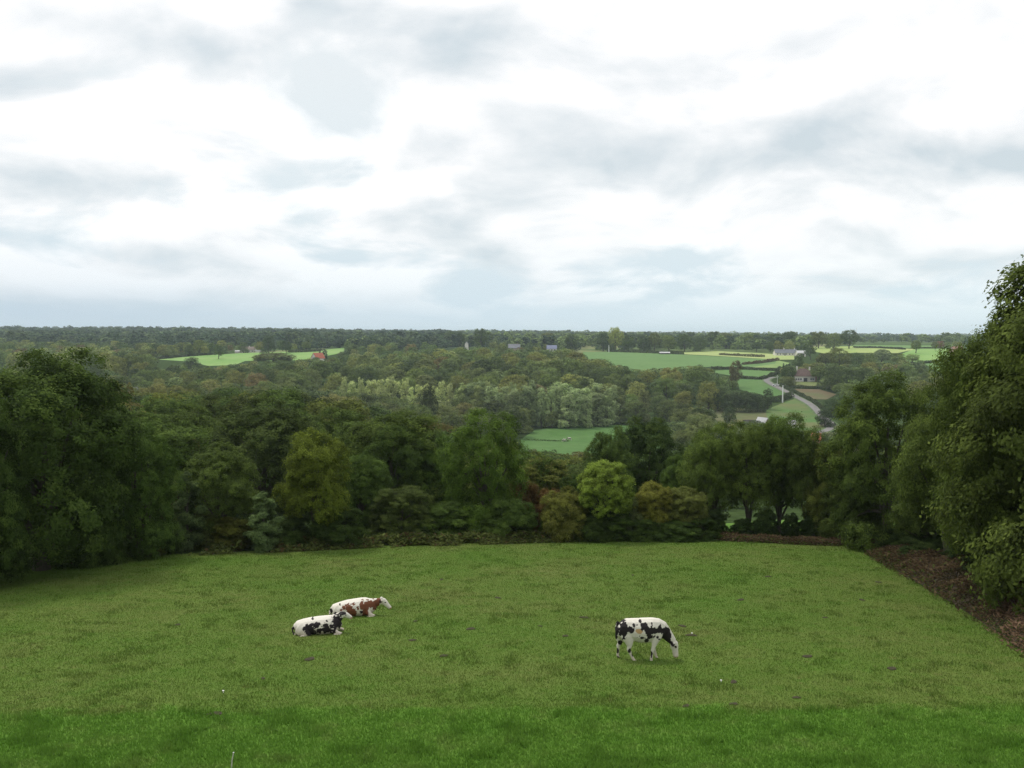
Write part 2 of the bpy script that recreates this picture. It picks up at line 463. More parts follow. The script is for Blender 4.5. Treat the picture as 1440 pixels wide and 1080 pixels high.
def leaf_quads(P, Nn, s, rng, asp=.5):
    n = len(P); t = unit(np.cross(Nn, rng.normal(size=(n, 3)))); b = np.cross(Nn, t)
    s = (s * rng.uniform(.65, 1.35, n))[:, None]
    V = np.empty((n, 4, 3)); V[:, 0] = P - t * s; V[:, 1] = P + b * s * asp; V[:, 2] = P + t * s; V[:, 3] = P - b * s * asp
    return V.reshape(-1, 3)
def trunk_quads(kind, rng, cen_p, rough=False):
    K = KINDS[kind]; top = K['cz'] + K['rz'] * .35
    r0 = .34 if kind not in ('poplar', 'cone', 'shrub') else .17
    zs = np.linspace(-.35, top, 7)
    path = np.stack([np.cumsum(rng.normal(0, .09, 7)), np.cumsum(rng.normal(0, .09, 7)), zs], 1); path[0, :2] = path[1, :2] = 0
    rad = r0 * (1 - .8 * (zs + .35) / (top + .35)); rad[0] *= 1.35
    q = tube_quads(path, rad, 6 if rough else 9)
    for c in cen_p[rng.permutation(len(cen_p))[:(5 if rough else 14)]]:
        k = rng.uniform(.25, .65); j = int(k * 6); s = path[j]
        if c[2] < s[2] - 1.0: s = path[1]
        mid = (s + c) / 2 + np.array([0, 0, .25]) + rng.normal(0, .15, 3)
        q += tube_quads([s, mid, s + (c - s) * .96], [rad[j] * .55, rad[j] * .35, .03], 5)
    return np.array(q)
PROTO = {}
def make_proto(key, kind, seed, n, leaf, single=False):
    rng = np.random.default_rng(seed)
    P, Nn, tint, cp, cr = crown_points(kind, rng, n)
    V = leaf_quads(P, Nn, leaf, rng); T = trunk_quads(kind, rng, cp, single)
    zt = np.percentile(P[:, 2], 99.7); k = 10.0 / zt
    V *= k; T *= k; P = P * k
    w = np.percentile(np.hypot(P[:, 0], P[:, 1]), 97) * 2
    d = dict(width=w)
    if single:
        nq, tq = len(V) // 4, len(T) // 4
        d['mesh'] = np_mesh('tree', np.concatenate([V, T]), nq + tq, 4, [LEAF, BARK], attr=np.concatenate([tint, np.ones(tq)]), mat_index=np.concatenate([np.zeros(nq), np.ones(tq)]))
    else:
        d['crown'] = np_mesh('crown', V, len(V) // 4, 4, [LEAF], attr=tint)
        d['trunk'] = np_mesh('trunk', T, len(T) // 4, 4, [BARK])
    PROTO[key] = d
for k, (kind, seed, n, leaf) in {
    'oak_a': ('oak', 1, 120000, .070), 'oak_b': ('oak', 2, 80000, .080), 'oak_c': ('oak', 3, 80000, .080), 'ash_a': ('ash', 4, 150000, .056), 'ash_b': ('ash', 5, 70000, .080),
    'dome_a': ('dome', 6, 60000, .088), 'bushy_a': ('bushy', 7, 110000, .068), 'bushy_b': ('bushy', 8, 110000, .068), 'row_a': ('row', 9, 80000, .076), 'row_b': ('row', 10, 80000, .076),
    'cone_a': ('cone', 11, 32000, .09), 'shrub_a': ('shrub', 12, 80000, .115), 'shrub_b': ('shrub', 13, 80000, .115)}.items():
    make_proto(k, kind, seed, n, leaf)
for k, (kind, seed, n, leaf) in {
    'mid_oak_a': ('wood', 21, 12000, .155), 'mid_oak_b': ('wood', 22, 12000, .155), 'mid_oak_c': ('wood', 23, 12000, .155), 'mid_ash': ('ash', 24, 12000, .14), 'mid_bushy': ('oak', 25, 12000, .15),
    'mid_dome': ('dome', 26, 9000, .18), 'mid_poplar_a': ('poplar', 27, 7000, .15), 'mid_poplar_b': ('poplar', 28, 7000, .15), 'mid_cone': ('cone', 29, 4000, .18), 'mid_shrub': ('shrub', 30, 8000, .24)}.items():
    make_proto(k, kind, seed, n, leaf)
    make_proto(k + '_one', kind, seed, n, leaf, True)

LEAF_GAIN = 1.85    # palette to leaf reflectance
TREES = []          # what stands where: for the visibility pass
def place_tree(name, proto, x, y, top, width, color, label, group=None, cat='tree', parts=True, rz=None, base=None):
    z = h1(x, y) if base is None else base
    pr = PROTO[proto] if parts else PROTO[proto + '_one']
    sx = width / pr['width']; sz = max(top - z, 1.0) / 10.0
    rz = random.uniform(0, 6.28) if rz is None else rz
    jit = random.uniform(.92, 1.08); color = tuple(c * LEAF_GAIN * jit * w * random.uniform(.98, 1.02) for c, w in zip(color, (1.06, 1.0, .9)))
    if parts:
        o = empty(name, (x, y, z - .05), rz); o.scale = (sx, sx, sz)
        c = link('crown', pr['crown'], o); c.color = (*color, 1)
        link('trunk', pr['trunk'], o)
    else:
        o = link(name, pr['mesh'], None, (x, y, z - .05)); o.rotation_euler = (0, 0, rz); o.scale = (sx, sx, sz); o.color = (*color, 1)
    return tag(o, label, cat, group)

DARK, MID, OLIVE, YEL, PALE, RED, BRIGHT, DEEP = (.031, .056, .013), (.044, .078, .017), (.070, .082, .018), (.120, .155, .028), (.105, .140, .080), (.095, .042, .020), (.066, .115, .022), (.022, .040, .012)
# u, v of the top, width in px, distance, prototype, colour, name, label
NEAR = [
    (52, 494, 300, 49, 'oak_a', DARK, 'oak_tree', 'huge dark green oak with broad lobed crown standing at the pasture\'s low dark corner'),
    (-40, 560, 150, 44, 'bushy_b', DARK, 'broadleaf_tree', 'dark green tree cut by the picture edge beside the huge oak'),
    (192, 594, 118, 53, 'bushy_a', MID, 'broadleaf_tree', 'mid green rounded tree tucked against the huge dark oak'),
    (120, 690, 95, 50.5, 'shrub_a', DARK, 'tall_shrub', 'dark tall shrub filling the foot of the huge oak'),
    (248, 604, 70, 78, 'oak_c', (.060, .055, .022), 'broadleaf_tree', 'brownish green tree peeping up behind the mid green rounded tree'),
    (262, 664, 58, 55.5, 'cone_a', (.055, .085, .035), 'broadleaf_tree', 'small feathery grey-green tree in front of the broad olive tree'),
    (302, 625, 124, 58, 'oak_b', (.052, .080, .020), 'broadleaf_tree', 'broad olive green tree with low rounded crown at the pasture edge'),
    (369, 691, 56, 55.5, 'cone_a', (.066, .104, .042), 'willow_tree', 'small pale silvery green pointed tree at the pasture edge'),
    (325, 725, 70, 56.5, 'shrub_b', OLIVE, 'tall_shrub', 'olive shrub between the silvery pointed tree and the feathery one'),
    (443, 604, 106, 58, 'ash_b', (.068, .092, .014), 'broadleaf_tree', 'yellowish olive tall tree, the brightest crown in the wood\'s front row'),
    (476, 715, 84, 58, 'shrub_a', DARK, 'tall_shrub', 'dark shrub at the foot of the yellowish olive tree'),
    (505, 640, 92, 64, 'bushy_a', MID, 'broadleaf_tree', 'mid green bushy tree beside the yellowish olive tree'),
    (548, 598, 112, 72, 'oak_c', DARK, 'broadleaf_tree', 'dark rounded tree between the yellowish olive tree and the tall lobed oak'),
    (606, 612, 96, 74, 'oak_b', MID, 'broadleaf_tree', 'mid green tree showing just behind the tall lobed oak'),
    (562, 684, 104, 61, 'bushy_b', (.045, .065, .018), 'broadleaf_tree', 'low dark olive bushy tree below the dark rounded one'),
    (620, 705, 96, 61.5, 'shrub_b', MID, 'tall_shrub', 'mid green shrub against the foot of the tall lobed oak'),
    (680, 575, 128, 64, 'oak_c', (.045, .080, .014), 'oak_tree', 'tall oak with separate leafy lobes rising above the wood beside the valley meadow'),
    (716, 700, 80, 61.5, 'shrub_a', MID, 'tall_shrub', 'dark green shrub spreading in front of the reddish hawthorns'),
    (737, 668, 52, 67, 'shrub_b', (.070, .046, .020), 'hawthorn', 'reddish brown hawthorn close to the tall lobed oak'),
    (774, 688, 50, 66, 'shrub_a', (.080, .052, .02), 'hawthorn', 'rusty hawthorn between the other red one and the yellow-green tree'),
    (770, 640, 62, 78, 'mid_bushy', MID, 'broadleaf_tree', 'green tree just below the valley meadow, behind the rusty hawthorns'),
    (812, 668, 60, 72, 'bushy_b', DARK, 'broadleaf_tree', 'dark green tree behind the yellow-green domed tree'),
    (858, 600, 78, 76, 'oak_b', (.045, .075, .02), 'broadleaf_tree', 'green tree with airy top hiding part of the valley meadow'),
    (914, 586, 118, 80, 'oak_a', DEEP, 'oak_tree', 'very dark dense oak next to the valley meadow'),
    (852, 648, 80, 61, 'dome_a', (.108, .156, .028), 'broadleaf_tree', 'bright yellow-green domed tree in the far hedge of the pasture'),
    (794, 686, 74, 61, 'shrub_b', (.092, .105, .024), 'tall_shrub', 'olive shrub with a rusty patch beside the yellow-green domed tree'),
    (884, 700, 58, 61.5, 'shrub_a', (.075, .10, .04), 'tall_shrub', 'grey-green shrub between the yellow-green dome and the slim olive tree'),
    (921, 677, 62, 62, 'ash_b', (.105, .115, .024), 'broadleaf_tree', 'slim yellowish olive young tree under the very dark oak'),
    (966, 684, 66, 62, 'ash_b', (.088, .108, .03), 'broadleaf_tree', 'light olive young tree next to the hedgerow\'s open gap'),
    (960, 640, 66, 68, 'bushy_a', MID, 'broadleaf_tree', 'green bushy tree behind the light olive young tree'),
    (787, 716, 62, 61, 'shrub_a', DARK, 'low_shrub', 'low dark hedge shrub on the brown bank beneath a rusty-tinged olive shrub'),
    (834, 717, 74, 61, 'shrub_b', DARK, 'low_shrub', 'low dark hedge shrub on the brown bank beneath the yellow-green domed tree'),
    (871, 717, 68, 61, 'shrub_b', DARK, 'low_shrub', 'low dark hedge shrub on the brown bank beneath the grey-green shrub'),
    (901, 727, 60, 61, 'shrub_a', DARK, 'low_shrub', 'low dark hedge shrub on the brown bank beneath the gap before the slim tree'),
    (950, 728, 77, 61, 'shrub_b', DARK, 'low_shrub', 'low dark hedge shrub on the brown bank beneath the slim olive young tree'),
    (987, 728, 60, 61, 'shrub_a', DARK, 'low_shrub', 'low dark hedge shrub on the brown bank beneath the light olive young tree'),
    (1006, 714, 41, 62.5, 'shrub_b', DEEP, 'low_shrub', 'low dark hedge shrub on the brown bank beneath the first light hedgerow tree'),
    (1047, 728, 36, 62.5, 'shrub_b', DEEP, 'low_shrub', 'low dark hedge shrub on the brown bank beneath the middle hedgerow tree'),
    (1080, 717, 41, 62.5, 'shrub_b', DEEP, 'low_shrub', 'low dark hedge shrub on the brown bank beneath the middle and tallest hedgerow trees'),
    (1115, 721, 29, 62.5, 'shrub_b', DEEP, 'low_shrub', 'low dark hedge shrub on the brown bank beneath the tallest hedgerow tree'),
    (1151, 717, 48, 62.5, 'shrub_b', DEEP, 'low_shrub', 'low dark hedge shrub on the brown bank beneath the dark hedgerow tree'),
    (1184, 725, 67, 62.5, 'shrub_b', DEEP, 'low_shrub', 'low dark hedge shrub on the brown bank beneath the low olive bushy corner tree'),
    (1232, 729, 38, 62.5, 'shrub_b', DEEP, 'low_shrub', 'low dark hedge shrub on the brown bank beneath the large rounded corner tree'),
    (1003, 596, 96, 65, 'row_a', (.062, .095, .022), 'hedgerow_tree', 'first light green tree of the hedgerow whose trunk shows beside a gap of bright grass'),
    (1056, 594, 96, 64.5, 'row_b', (.050, .078, .018), 'hedgerow_tree', 'middle hedgerow tree above the gaps of bright grass'),
    (1098, 581, 92, 65.5, 'row_a', (.048, .080, .018), 'hedgerow_tree', 'tallest hedgerow tree, standing before the grey sheds'),
    (1138, 602, 84, 64, 'row_b', (.045, .070, .018), 'hedgerow_tree', 'dark hedgerow tree in front of the red roof corner'),
    (1168, 622, 76, 62.5, 'bushy_a', (.060, .078, .018), 'broadleaf_tree', 'low olive bushy tree where the two pasture hedges meet'),
    (1252, 524, 172, 58, 'oak_b', (.045, .072, .016), 'broadleaf_tree', 'large rounded green tree at the pasture corner below the lime fields'),
    (1208, 640, 100, 60, 'bushy_b', (.044, .068, .016), 'broadleaf_tree', 'dark green bushy tree under the large rounded corner tree'),
    (404, 728, 80, 57.5, 'shrub_a', DARK, 'tall_shrub', 'dark shrub between the silvery pointed tree and the yellowish olive one'),
    (214, 728, 70, 54.5, 'shrub_b', DARK, 'tall_shrub', 'dark shrub below the mid green rounded tree'),
    (286, 722, 66, 57, 'shrub_a', (.05, .066, .018), 'tall_shrub', 'low olive shrub at the foot of the broad olive tree'),
    (1282, 742, 90, 55.5, 'shrub_a', DEEP, 'low_shrub', 'dark undergrowth bush on the bank below the large rounded tree'),
    (1322, 752, 100, 51, 'shrub_b', DEEP, 'low_shrub', 'dark undergrowth bush on the bank farther up from the bracken'),
    (1372, 765, 110, 46.5, 'shrub_a', DEEP, 'low_shrub', 'dark undergrowth bush on the bank behind the leafy overhanging tree'),
    (1426, 772, 130, 43, 'shrub_b', DEEP, 'low_shrub', 'dark undergrowth bush on the bank under the towering ash'),
    (1560, 790, 130, 40, 'shrub_a', DEEP, 'low_shrub', 'dark undergrowth bush at the picture edge on the bank'),
    (1338, 545, 150, 49.5, 'row_b', (.048, .074, .017), 'broadleaf_tree', 'green tree between the large rounded tree and the towering ash'),
    (1312, 655, 120, 53, 'row_a', (.040, .062, .016), 'broadleaf_tree', 'low dark tree overhanging the brown bank below the large rounded tree'),
    (1394, 625, 150, 44.5, 'row_a', (.047, .072, .016), 'broadleaf_tree', 'leafy dark green tree overhanging the bracken bank below the ash'),
    (1462, 550, 190, 40.5, 'row_b', (.044, .068, .015), 'broadleaf_tree', 'dark leafy tree in front of the towering ash'),
    (1572, 350, 440, 38, 'bushy_b', (.052, .074, .017), 'ash_tree', 'towering ash tree with leafy crown against the sky'),
    (1408, 440, 170, 43, 'ash_b', (.047, .070, .016), 'ash_tree', 'ragged younger ash leaning out of the towering one above the bank'),
    (1446, 402, 175, 41, 'oak_b', (.048, .070, .016), 'broadleaf_tree', 'full green tree filling the slope of foliage just below the towering ash\'s top'),
    (1345, 490, 60, 52, 'ash_b', (.052, .072, .020), 'ash_tree', 'thin spindly tree with see-through twigs before the lime fields'),
]
for (u, v, w, D, pr, c, nm, lab) in NEAR:
    x = X(u, D); top = Z(v, D); wid = w / F * D
    place_tree(nm, pr, x, D, top, wid, c, lab, cat='shrub' if 'shrub' in nm else 'tree')
    TREES.append(dict(u=u, v=v, w=w, y=D, x=x, top=top, manual=True))

# ------------------------------------------------------------------ fields of the valley and the far slope
def at_open(pix): return pix
MEADOW_C = ((.075, .165, .040), (.10, .19, .055))
OPEN = {   # name: (outline in pixels, material colours; sunlight on far fields put into grass colour)
    'valley_meadow': ([(728, 640), (733, 618), (752, 605), (800, 600), (870, 598.5), (925, 599), (935, 640)], MEADOW_C),
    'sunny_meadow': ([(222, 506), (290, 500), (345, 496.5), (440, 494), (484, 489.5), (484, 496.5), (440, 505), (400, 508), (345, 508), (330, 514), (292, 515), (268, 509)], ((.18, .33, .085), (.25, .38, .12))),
    'hillside_field': ([(820, 495), (870, 495.3), (960, 499), (1000, 501), (1092, 506.5), (1090, 512), (1055, 517), (1000, 516), (950, 521), (900, 524), (872, 519), (846, 508), (820, 512)], ((.115, .215, .065), (.14, .24, .08))),
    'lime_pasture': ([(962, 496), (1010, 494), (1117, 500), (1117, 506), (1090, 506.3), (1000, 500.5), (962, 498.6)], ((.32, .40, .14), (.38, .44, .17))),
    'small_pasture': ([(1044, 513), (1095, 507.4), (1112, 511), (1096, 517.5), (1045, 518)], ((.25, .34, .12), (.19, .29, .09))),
    'strip_pasture': ([(1006, 521.5), (1045, 519.5), (1090, 521), (1088, 528), (1070, 532), (1045, 531.5), (1006, 525)], ((.11, .21, .06), (.14, .23, .08))),
    'roadside_field': ([(1036, 533.5), (1070, 534), (1082, 541), (1108, 557), (1096, 563), (1066, 556), (1040, 548)], ((.085, .18, .05), (.11, .20, .06))),
    'valley_side_field': ([(1076, 577), (1118, 561), (1133, 568), (1146, 579), (1152, 590), (1164, 603), (1150, 610), (1108, 604), (1080, 592)], ((.085, .185, .045), (.15, .165, .065))),
    'rough_pasture': ([(1003, 571), (1036, 574), (1076, 577), (1080, 590), (1052, 597), (1012, 597), (1002, 586)], ((.16, .15, .075), (.11, .14, .055))),
    'garden_lawn': ([(1112, 537), (1152, 538), (1152, 545), (1113, 544)], ((.14, .20, .06), (.19, .20, .08))),
    'ploughed_plot': ([(1117, 547.2), (1152, 548), (1176, 555), (1162, 562.5), (1142, 561.5)], ((.17, .115, .075), (.12, .145, .06))),
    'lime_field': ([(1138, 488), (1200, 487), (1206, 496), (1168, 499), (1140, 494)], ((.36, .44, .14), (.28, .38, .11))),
    'upper_field': ([(1200, 485.5), (1340, 486.5), (1340, 490), (1200, 489)], ((.16, .27, .085), (.13, .23, .07))),
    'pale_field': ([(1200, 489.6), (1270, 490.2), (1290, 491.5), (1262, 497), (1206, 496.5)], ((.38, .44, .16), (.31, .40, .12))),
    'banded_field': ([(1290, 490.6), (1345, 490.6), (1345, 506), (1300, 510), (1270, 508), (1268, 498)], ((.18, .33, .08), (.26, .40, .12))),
    'corner_field': ([(1300, 512), (1350, 507), (1350, 524), (1316, 522)], ((.12, .22, .065), (.14, .24, .07))),
}
PLAN = {}
OPEN_PTS = []        # (u, v, distance) that has to stay in view
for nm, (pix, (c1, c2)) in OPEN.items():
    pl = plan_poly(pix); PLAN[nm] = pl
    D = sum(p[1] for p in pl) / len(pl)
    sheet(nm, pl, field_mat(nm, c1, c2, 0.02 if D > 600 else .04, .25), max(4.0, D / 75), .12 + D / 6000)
    us = [p[0] for p in pix]; vs = [p[1] for p in pix]
    gu, gv = np.meshgrid(np.arange(min(us) + 1, max(us), 4.0), np.arange(min(vs) + .8, max(vs), 2.0))
    ins = in_poly(pix, gu, gv)
    for u, v in zip(gu[ins], gv[ins]):
        if nm == 'valley_meadow' and v > 630: continue
        if nm in ('hillside_field', 'sunny_meadow', 'rough_pasture', 'valley_side_field', 'banded_field') and not in_poly(pix, np.array([u]), np.array([v + (5.5 if nm == 'hillside_field' else 3.5)]))[0]: continue
        if nm in ('hillside_field', 'rough_pasture') and not in_poly(pix, np.array([u - 7.0]), np.array([v]))[0]: continue
        if nm in ('corner_field', 'banded_field') and u > 1335: continue
        OPEN_PTS.append((u, v, hit(u, v, 60, 3000)[1], nm))
# grass beyond the hedgerow, seen through its gaps
gp = [(12.5, 66.5), (30, 66), (60, 60), (75, 120), (40, 150), (22, 120)]
sheet('neighbour_meadow', gp, field_mat('neighbour_meadow', (.085, .19, .02), (.12, .22, .035), .2, 2.0), 3.0, .08); PLAN['neighbour_meadow'] = gp

# the lane
ROAD_PIX = [(1136, 614), (1152, 609.5), (1166, 604.5), (1170.5, 599), (1163, 592), (1154, 584), (1148, 577), (1138, 568.5), (1124, 561), (1110, 553.5), (1096, 546.5), (1084, 540.5), (1078, 536), (1081, 533), (1090, 531)]
def smooth_line(pts, n):
    pts = np.array(pts); out = []
    for i in range(len(pts) - 1):
        p0, p1, p2, p3 = pts[max(i-1, 0)], pts[i], pts[i+1], pts[min(i+2, len(pts)-1)]
        for t in np.linspace(0, 1, n, endpoint=False):
            out.append(.5 * ((2*p1) + (-p0+p2)*t + (2*p0-5*p1+4*p2-p3)*t*t + (-p0+3*p1-3*p2+p3)*t**3))
    out.append(pts[-1]); return np.array(out)
def ribbon(name, line, width, mat, lift, kind='structure'):
    d = np.gradient(line, axis=0); d = unit(d); nrm = np.stack([-d[:, 1], d[:, 0]], 1)
    V = []; Fc = []
    m = 5
    for i, p in enumerate(line):
        for j in range(m):
            q = p + nrm[i] * width * (j / (m-1) - .5); V.append((q[0], q[1], h1(q[0], q[1]) + lift))
        if i:
            a = (i-1) * m; b = i * m
            Fc += [(a+j, a+j+1, b+j+1, b+j) for j in range(m-1)]
    me = bpy.data.meshes.new(name); me.from_pydata(V, [], Fc); me.update(); me.materials.append(mat)
    return tag(link(name, me), kind=kind)
ROAD = smooth_line([hit(u, v, 60, 3000)[:2] for u, v in ROAD_PIX], 6)
ASPH = simple('asphalt', (.21, .20, .19), .95, .25, .3)
ribbon('lane', ROAD, 3.9, ASPH, .42)
VERGE = simple('verge_grass', (.10, .16, .05), .95, .35, .2)
ribbon('lane_verge', ROAD, 6.2, VERGE, .34)
for u, v in ROAD_PIX[1:13]:
    for du, dv in ((0, 0), (2.5, 0), (-2.5, 0), (3, 2), (0, -2)): OPEN_PTS.append((u + du, v + dv, hit(u, v, 60, 3000)[1], 'lane'))

# ------------------------------------------------------------------ pixels the far buildings need free
FREE = [(1113, 1152, 520, 537, 560), (1088, 1136, 490, 501, 700), (335, 366, 487, 497, 700), (430, 452, 496, 509, 500), (714, 732, 485, 492, 500), (768, 785, 486, 494, 500),
        (181, 197, 544, 551, 300), (652, 660, 478, 489, 600), (1049, 1070, 590, 599, 300), (1072, 1086, 587, 600, 300), (1103, 1120, 590, 600, 300), (1160, 1171, 594, 600, 300),
        (1144, 1155, 611, 619, 250), (927, 943, 494, 499, 600), (1098, 1104, 540, 567, 300), (1099, 1117, 510, 530, 400), (853, 859, 482, 496, 500), (1068, 1082, 478, 486, 700)]
for u0, u1, v0, v1, D in FREE:
    for u in np.arange(u0, u1 + .1, 3):
        for v in np.arange(v0, v1 + .1, 2.5): OPEN_PTS.append((u, v, D, 'building'))
# pale poplars have to show above the nearer wood
for u0, u1, v0, v1 in ((484, 572, 534, 541), (572, 692, 541, 552), (692, 868, 548, 594), (868, 960, 560, 590)):
    for u in np.arange(u0, u1, 4):
        for v in np.arange(v0, v1, 3): OPEN_PTS.append((u, v, 405, 'poplars'))
OPEN_PTS_A = np.array([p[:3] for p in OPEN_PTS])

def blocks_open(u, vt, vb, w, D):
    """does a crown of that outline hide something that has to show?"""
    o = OPEN_PTS_A; cu, cv = u, (vt + vb) / 2
    e = ((o[:, 0] - cu) / (w / 2 + 1)) ** 2 + ((o[:, 1] - cv) / ((vb - vt) / 2 + 1)) ** 2
    return bool(np.any((e < 1.0) & (o[:, 2] > D + 5)))

# ------------------------------------------------------------------ poplars and other trees one can pick out on the far slope
MIDC = dict(dark=(.040, .064, .026), mid=(.058, .090, .030), olive=(.085, .105, .034), brown=(.080, .074, .035), pale=(.26, .31, .145), grey=(.155, .205, .105), light=(.11, .150, .042), lime=(.19, .23, .065))
rr = random.Random(4)
MID_LIST = []   # name, u, v top, w, D or None, v base, proto, colour, label, group
k = 0
for u in np.arange(486, 572, 10.5):
    MID_LIST.append(('poplar', u + rr.uniform(-4, 4), 531 + rr.uniform(-2, 6), 15 * rr.uniform(.75, 1.4), 490 + rr.uniform(-8, 8), None, 'mid_poplar_' + 'ab'[k % 2], tuple(np.array(MIDC['pale']) * rr.uniform(.95, 1.25)), None, 'palest poplars in the valley')); k += 1
for u in np.arange(580, 694, 11):
    MID_LIST.append(('poplar', u + rr.uniform(-4, 4), 538.5 + rr.uniform(-3, 8), 17 * rr.uniform(.7, 1.4), 474 + rr.uniform(-8, 8), None, 'mid_poplar_' + 'ab'[k % 2], tuple(np.array(MIDC['pale'] if u < 640 else (.17, .215, .095)) * rr.uniform(.9, 1.25)), None, 'pale poplars in the valley')); k += 1
for row, (D, dv) in enumerate(((476, -3), (463, 4))):
    for u in np.arange(668 + row * 6, 868, 14):
        MID_LIST.append(('poplar', u + rr.uniform(-5, 5), 539 + dv + 9 * abs(u - 740) / 130 + rr.uniform(-5, 9), 23 * rr.uniform(.7, 1.45), D + rr.uniform(-6, 8), None, 'mid_poplar_' + 'ab'[k % 2], tuple(np.array(MIDC['grey']) * rr.uniform(.85, 1.4)), None, 'grey-green poplars round the valley meadow')); k += 1
for u, v in ((845, 545), (858, 540), (872, 556), (906, 548)):
    MID_LIST.append(('poplar', u, v, 22, 482, None, 'mid_poplar_a', (.115, .14, .06), None, 'yellowish poplars behind the valley meadow'))
def mid(name, u, v, w, vb, proto, col, label, D=None):
    MID_LIST.append((name, u, v, w, D, vb, proto, MIDC[col] if isinstance(col, str) else col, label, None))
mid('broadleaf_tree', 602, 543, 34, None, 'mid_bushy', (.030, .042, .020), 'lone very dark round tree standing among the pale valley poplars', 400)
mid('broadleaf_tree', 1034, 507, 20, 545, 'mid_oak_a', 'brown', 'tall brown-topped tree at the corner of the strip pasture')
mid('broadleaf_tree', 1027, 571, 24, 602, 'mid_bushy', 'dark', 'dark round tree alone on the rough tan pasture')
mid('broadleaf_tree', 1161, 575.5, 29, 601, 'mid_bushy', (.032, .050, .022), 'dark domed tree beside the lower bend of the lane')
mid('broadleaf_tree', 1123, 497, 17, 526, 'mid_ash', 'mid', 'tree standing between the brown-roofed bungalow and the long farmhouse')
mid('broadleaf_tree', 1139, 477, 19, 506, 'mid_oak_a', 'mid', 'dark green tree at the end of the long farmhouse')
mid('garden_shrub', 1107, 529, 24, 542.5, 'mid_shrub', 'olive', 'rounded olive bush in the bungalow garden by the lane')
mid('broadleaf_tree', 1145, 510, 18, 533, 'mid_bushy', 'olive', 'olive tree behind the bungalow roof')
mid('broadleaf_tree', 1287, 479, 14, 497, 'mid_dome', 'light', 'lone round light green tree standing in the lime fields')
mid('broadleaf_tree', 1314, 480, 11, 493, 'mid_oak_b', 'olive', 'small olive tree next to the reddish one in the lime fields')
mid('broadleaf_tree', 1321, 479.5, 13, 492, 'mid_oak_c', (.15, .08, .05), 'small reddish tree in the lime fields')
mid('broadleaf_tree', 1331, 481, 11, 492, 'mid_oak_a', 'light', 'small light green tree on the far side of the reddish one')
mid('broadleaf_tree', 308, 484, 15, 505, 'mid_oak_b', 'mid', 'lone tree with bare trunk in the sunny meadow')
mid('broadleaf_tree', 378, 471, 22, 498, 'mid_bushy', 'dark', 'big dark tree next to the white cottage')
mid('broadleaf_tree', 403, 479, 18, 498, 'mid_oak_a', 'dark', 'smaller dark round tree beyond the cottage\'s big one')
mid('broadleaf_tree', 428, 475, 24, 491, 'mid_dome', 'lime', 'bright lime green tree at the top edge of the sunny meadow')
mid('broadleaf_tree', 446, 480, 14, 491, 'mid_dome', 'light', 'light green tree next to the bright lime one above the sunny meadow')
mid('conifer_tree', 457, 491, 9, 506, 'mid_cone', (.028, .045, .028), 'dark pointed conifer beside the red-roofed house')
mid('conifer_tree', 450.5, 493, 6, 506, 'mid_cone', (.028, .045, .028), 'smaller dark conifer close to the red roof')
mid('broadleaf_tree', 270, 502, 26, 524, 'mid_bushy', (.035, .050, .026), 'dark round tree against the pale sunny meadow')
mid('broadleaf_tree', 385, 496, 60, 514, 'mid_dome', 'olive', 'broad olive tree mound in front of the sunny meadow')
mid('broadleaf_tree', 199, 482, 18, 500, 'mid_oak_a', 'olive', 'olive round tree at the start of the row above the sunny meadow')
mid('broadleaf_tree', 218, 483, 15, 501, 'mid_bushy', 'dark', 'dark round tree in the row above the sunny meadow')
mid('broadleaf_tree', 230, 486, 14, 502, 'mid_oak_b', 'light', 'light green tree after the dark one in the row above the sunny meadow')
mid('broadleaf_tree', 265, 484, 14, 500, 'mid_dome', 'light', 'small yellowish tree in the row above the sunny meadow')
mid('broadleaf_tree', 281, 478, 18, 499, 'mid_oak_c', 'light', 'tall yellowish tree in the row above the sunny meadow')
mid('broadleaf_tree', 297, 482, 15, 499, 'mid_ash', 'mid', 'green tree next to the tall yellowish one above the sunny meadow')
mid('broadleaf_tree', 865, 460, 23, 494, 'mid_oak_b', 'lime', 'tallest yellow-green tree on the skyline above the hillside field')
mid('broadleaf_tree', 848, 467, 22, 494, 'mid_bushy', 'dark', 'dark tree next to the tallest yellow-green one on the skyline')
mid('broadleaf_tree', 676, 462, 24, 492, 'mid_oak_a', 'mid', 'tall two-stage tree on the skyline behind the grey slate roof')
mid('broadleaf_tree', 634, 465, 18, 488, 'mid_ash', 'mid', 'tall thin-trunked tree by the white gable')
mid('broadleaf_tree', 646, 466, 15, 488, 'mid_oak_b', 'dark', 'dark tree touching the white gable')
mid('broadleaf_tree', 770, 468, 24, 488, 'mid_oak_c', 'olive', 'olive tree above the blue slate roof')
mid('broadleaf_tree', 803, 470, 20, 495, 'mid_bushy', 'dark', 'dark tree at the upper corner of the hillside field')
for i, (u, vt, w) in enumerate(((884, 472, 20), (905, 471, 22), (920, 468, 18), (940, 471, 22), (962, 470, 22), (984, 474, 22), (1003, 466, 20), (1020, 468, 26), (1046, 470, 26), (1066, 474, 24), (1088, 469, 26), (1110, 466, 24), (1150, 466, 24), (1172, 468, 26), (1193, 464, 28))):
    MID_LIST.append(('broadleaf_tree', u, vt, w, 1000 if u < 1000 else 1080, None, ('mid_oak_a', 'mid_bushy', 'mid_oak_c', 'mid_ash')[i % 4], MIDC[('mid', 'dark', 'olive', 'light', 'mid')[i % 5]], None, 'skyline row above the hillside field'))
for i, (u, vt, w, vb) in enumerate(((1010, 548, 34, 578), (1032, 552, 30, 579), (1050, 550, 36, 579), (1066, 553, 26, 579), (1080, 546, 18, 576))):
    MID_LIST.append(('broadleaf_tree', u, vt, w, None, vb, 'mid_bushy', (.038, .055, .026), None, 'dark clump above the rough tan pasture'))
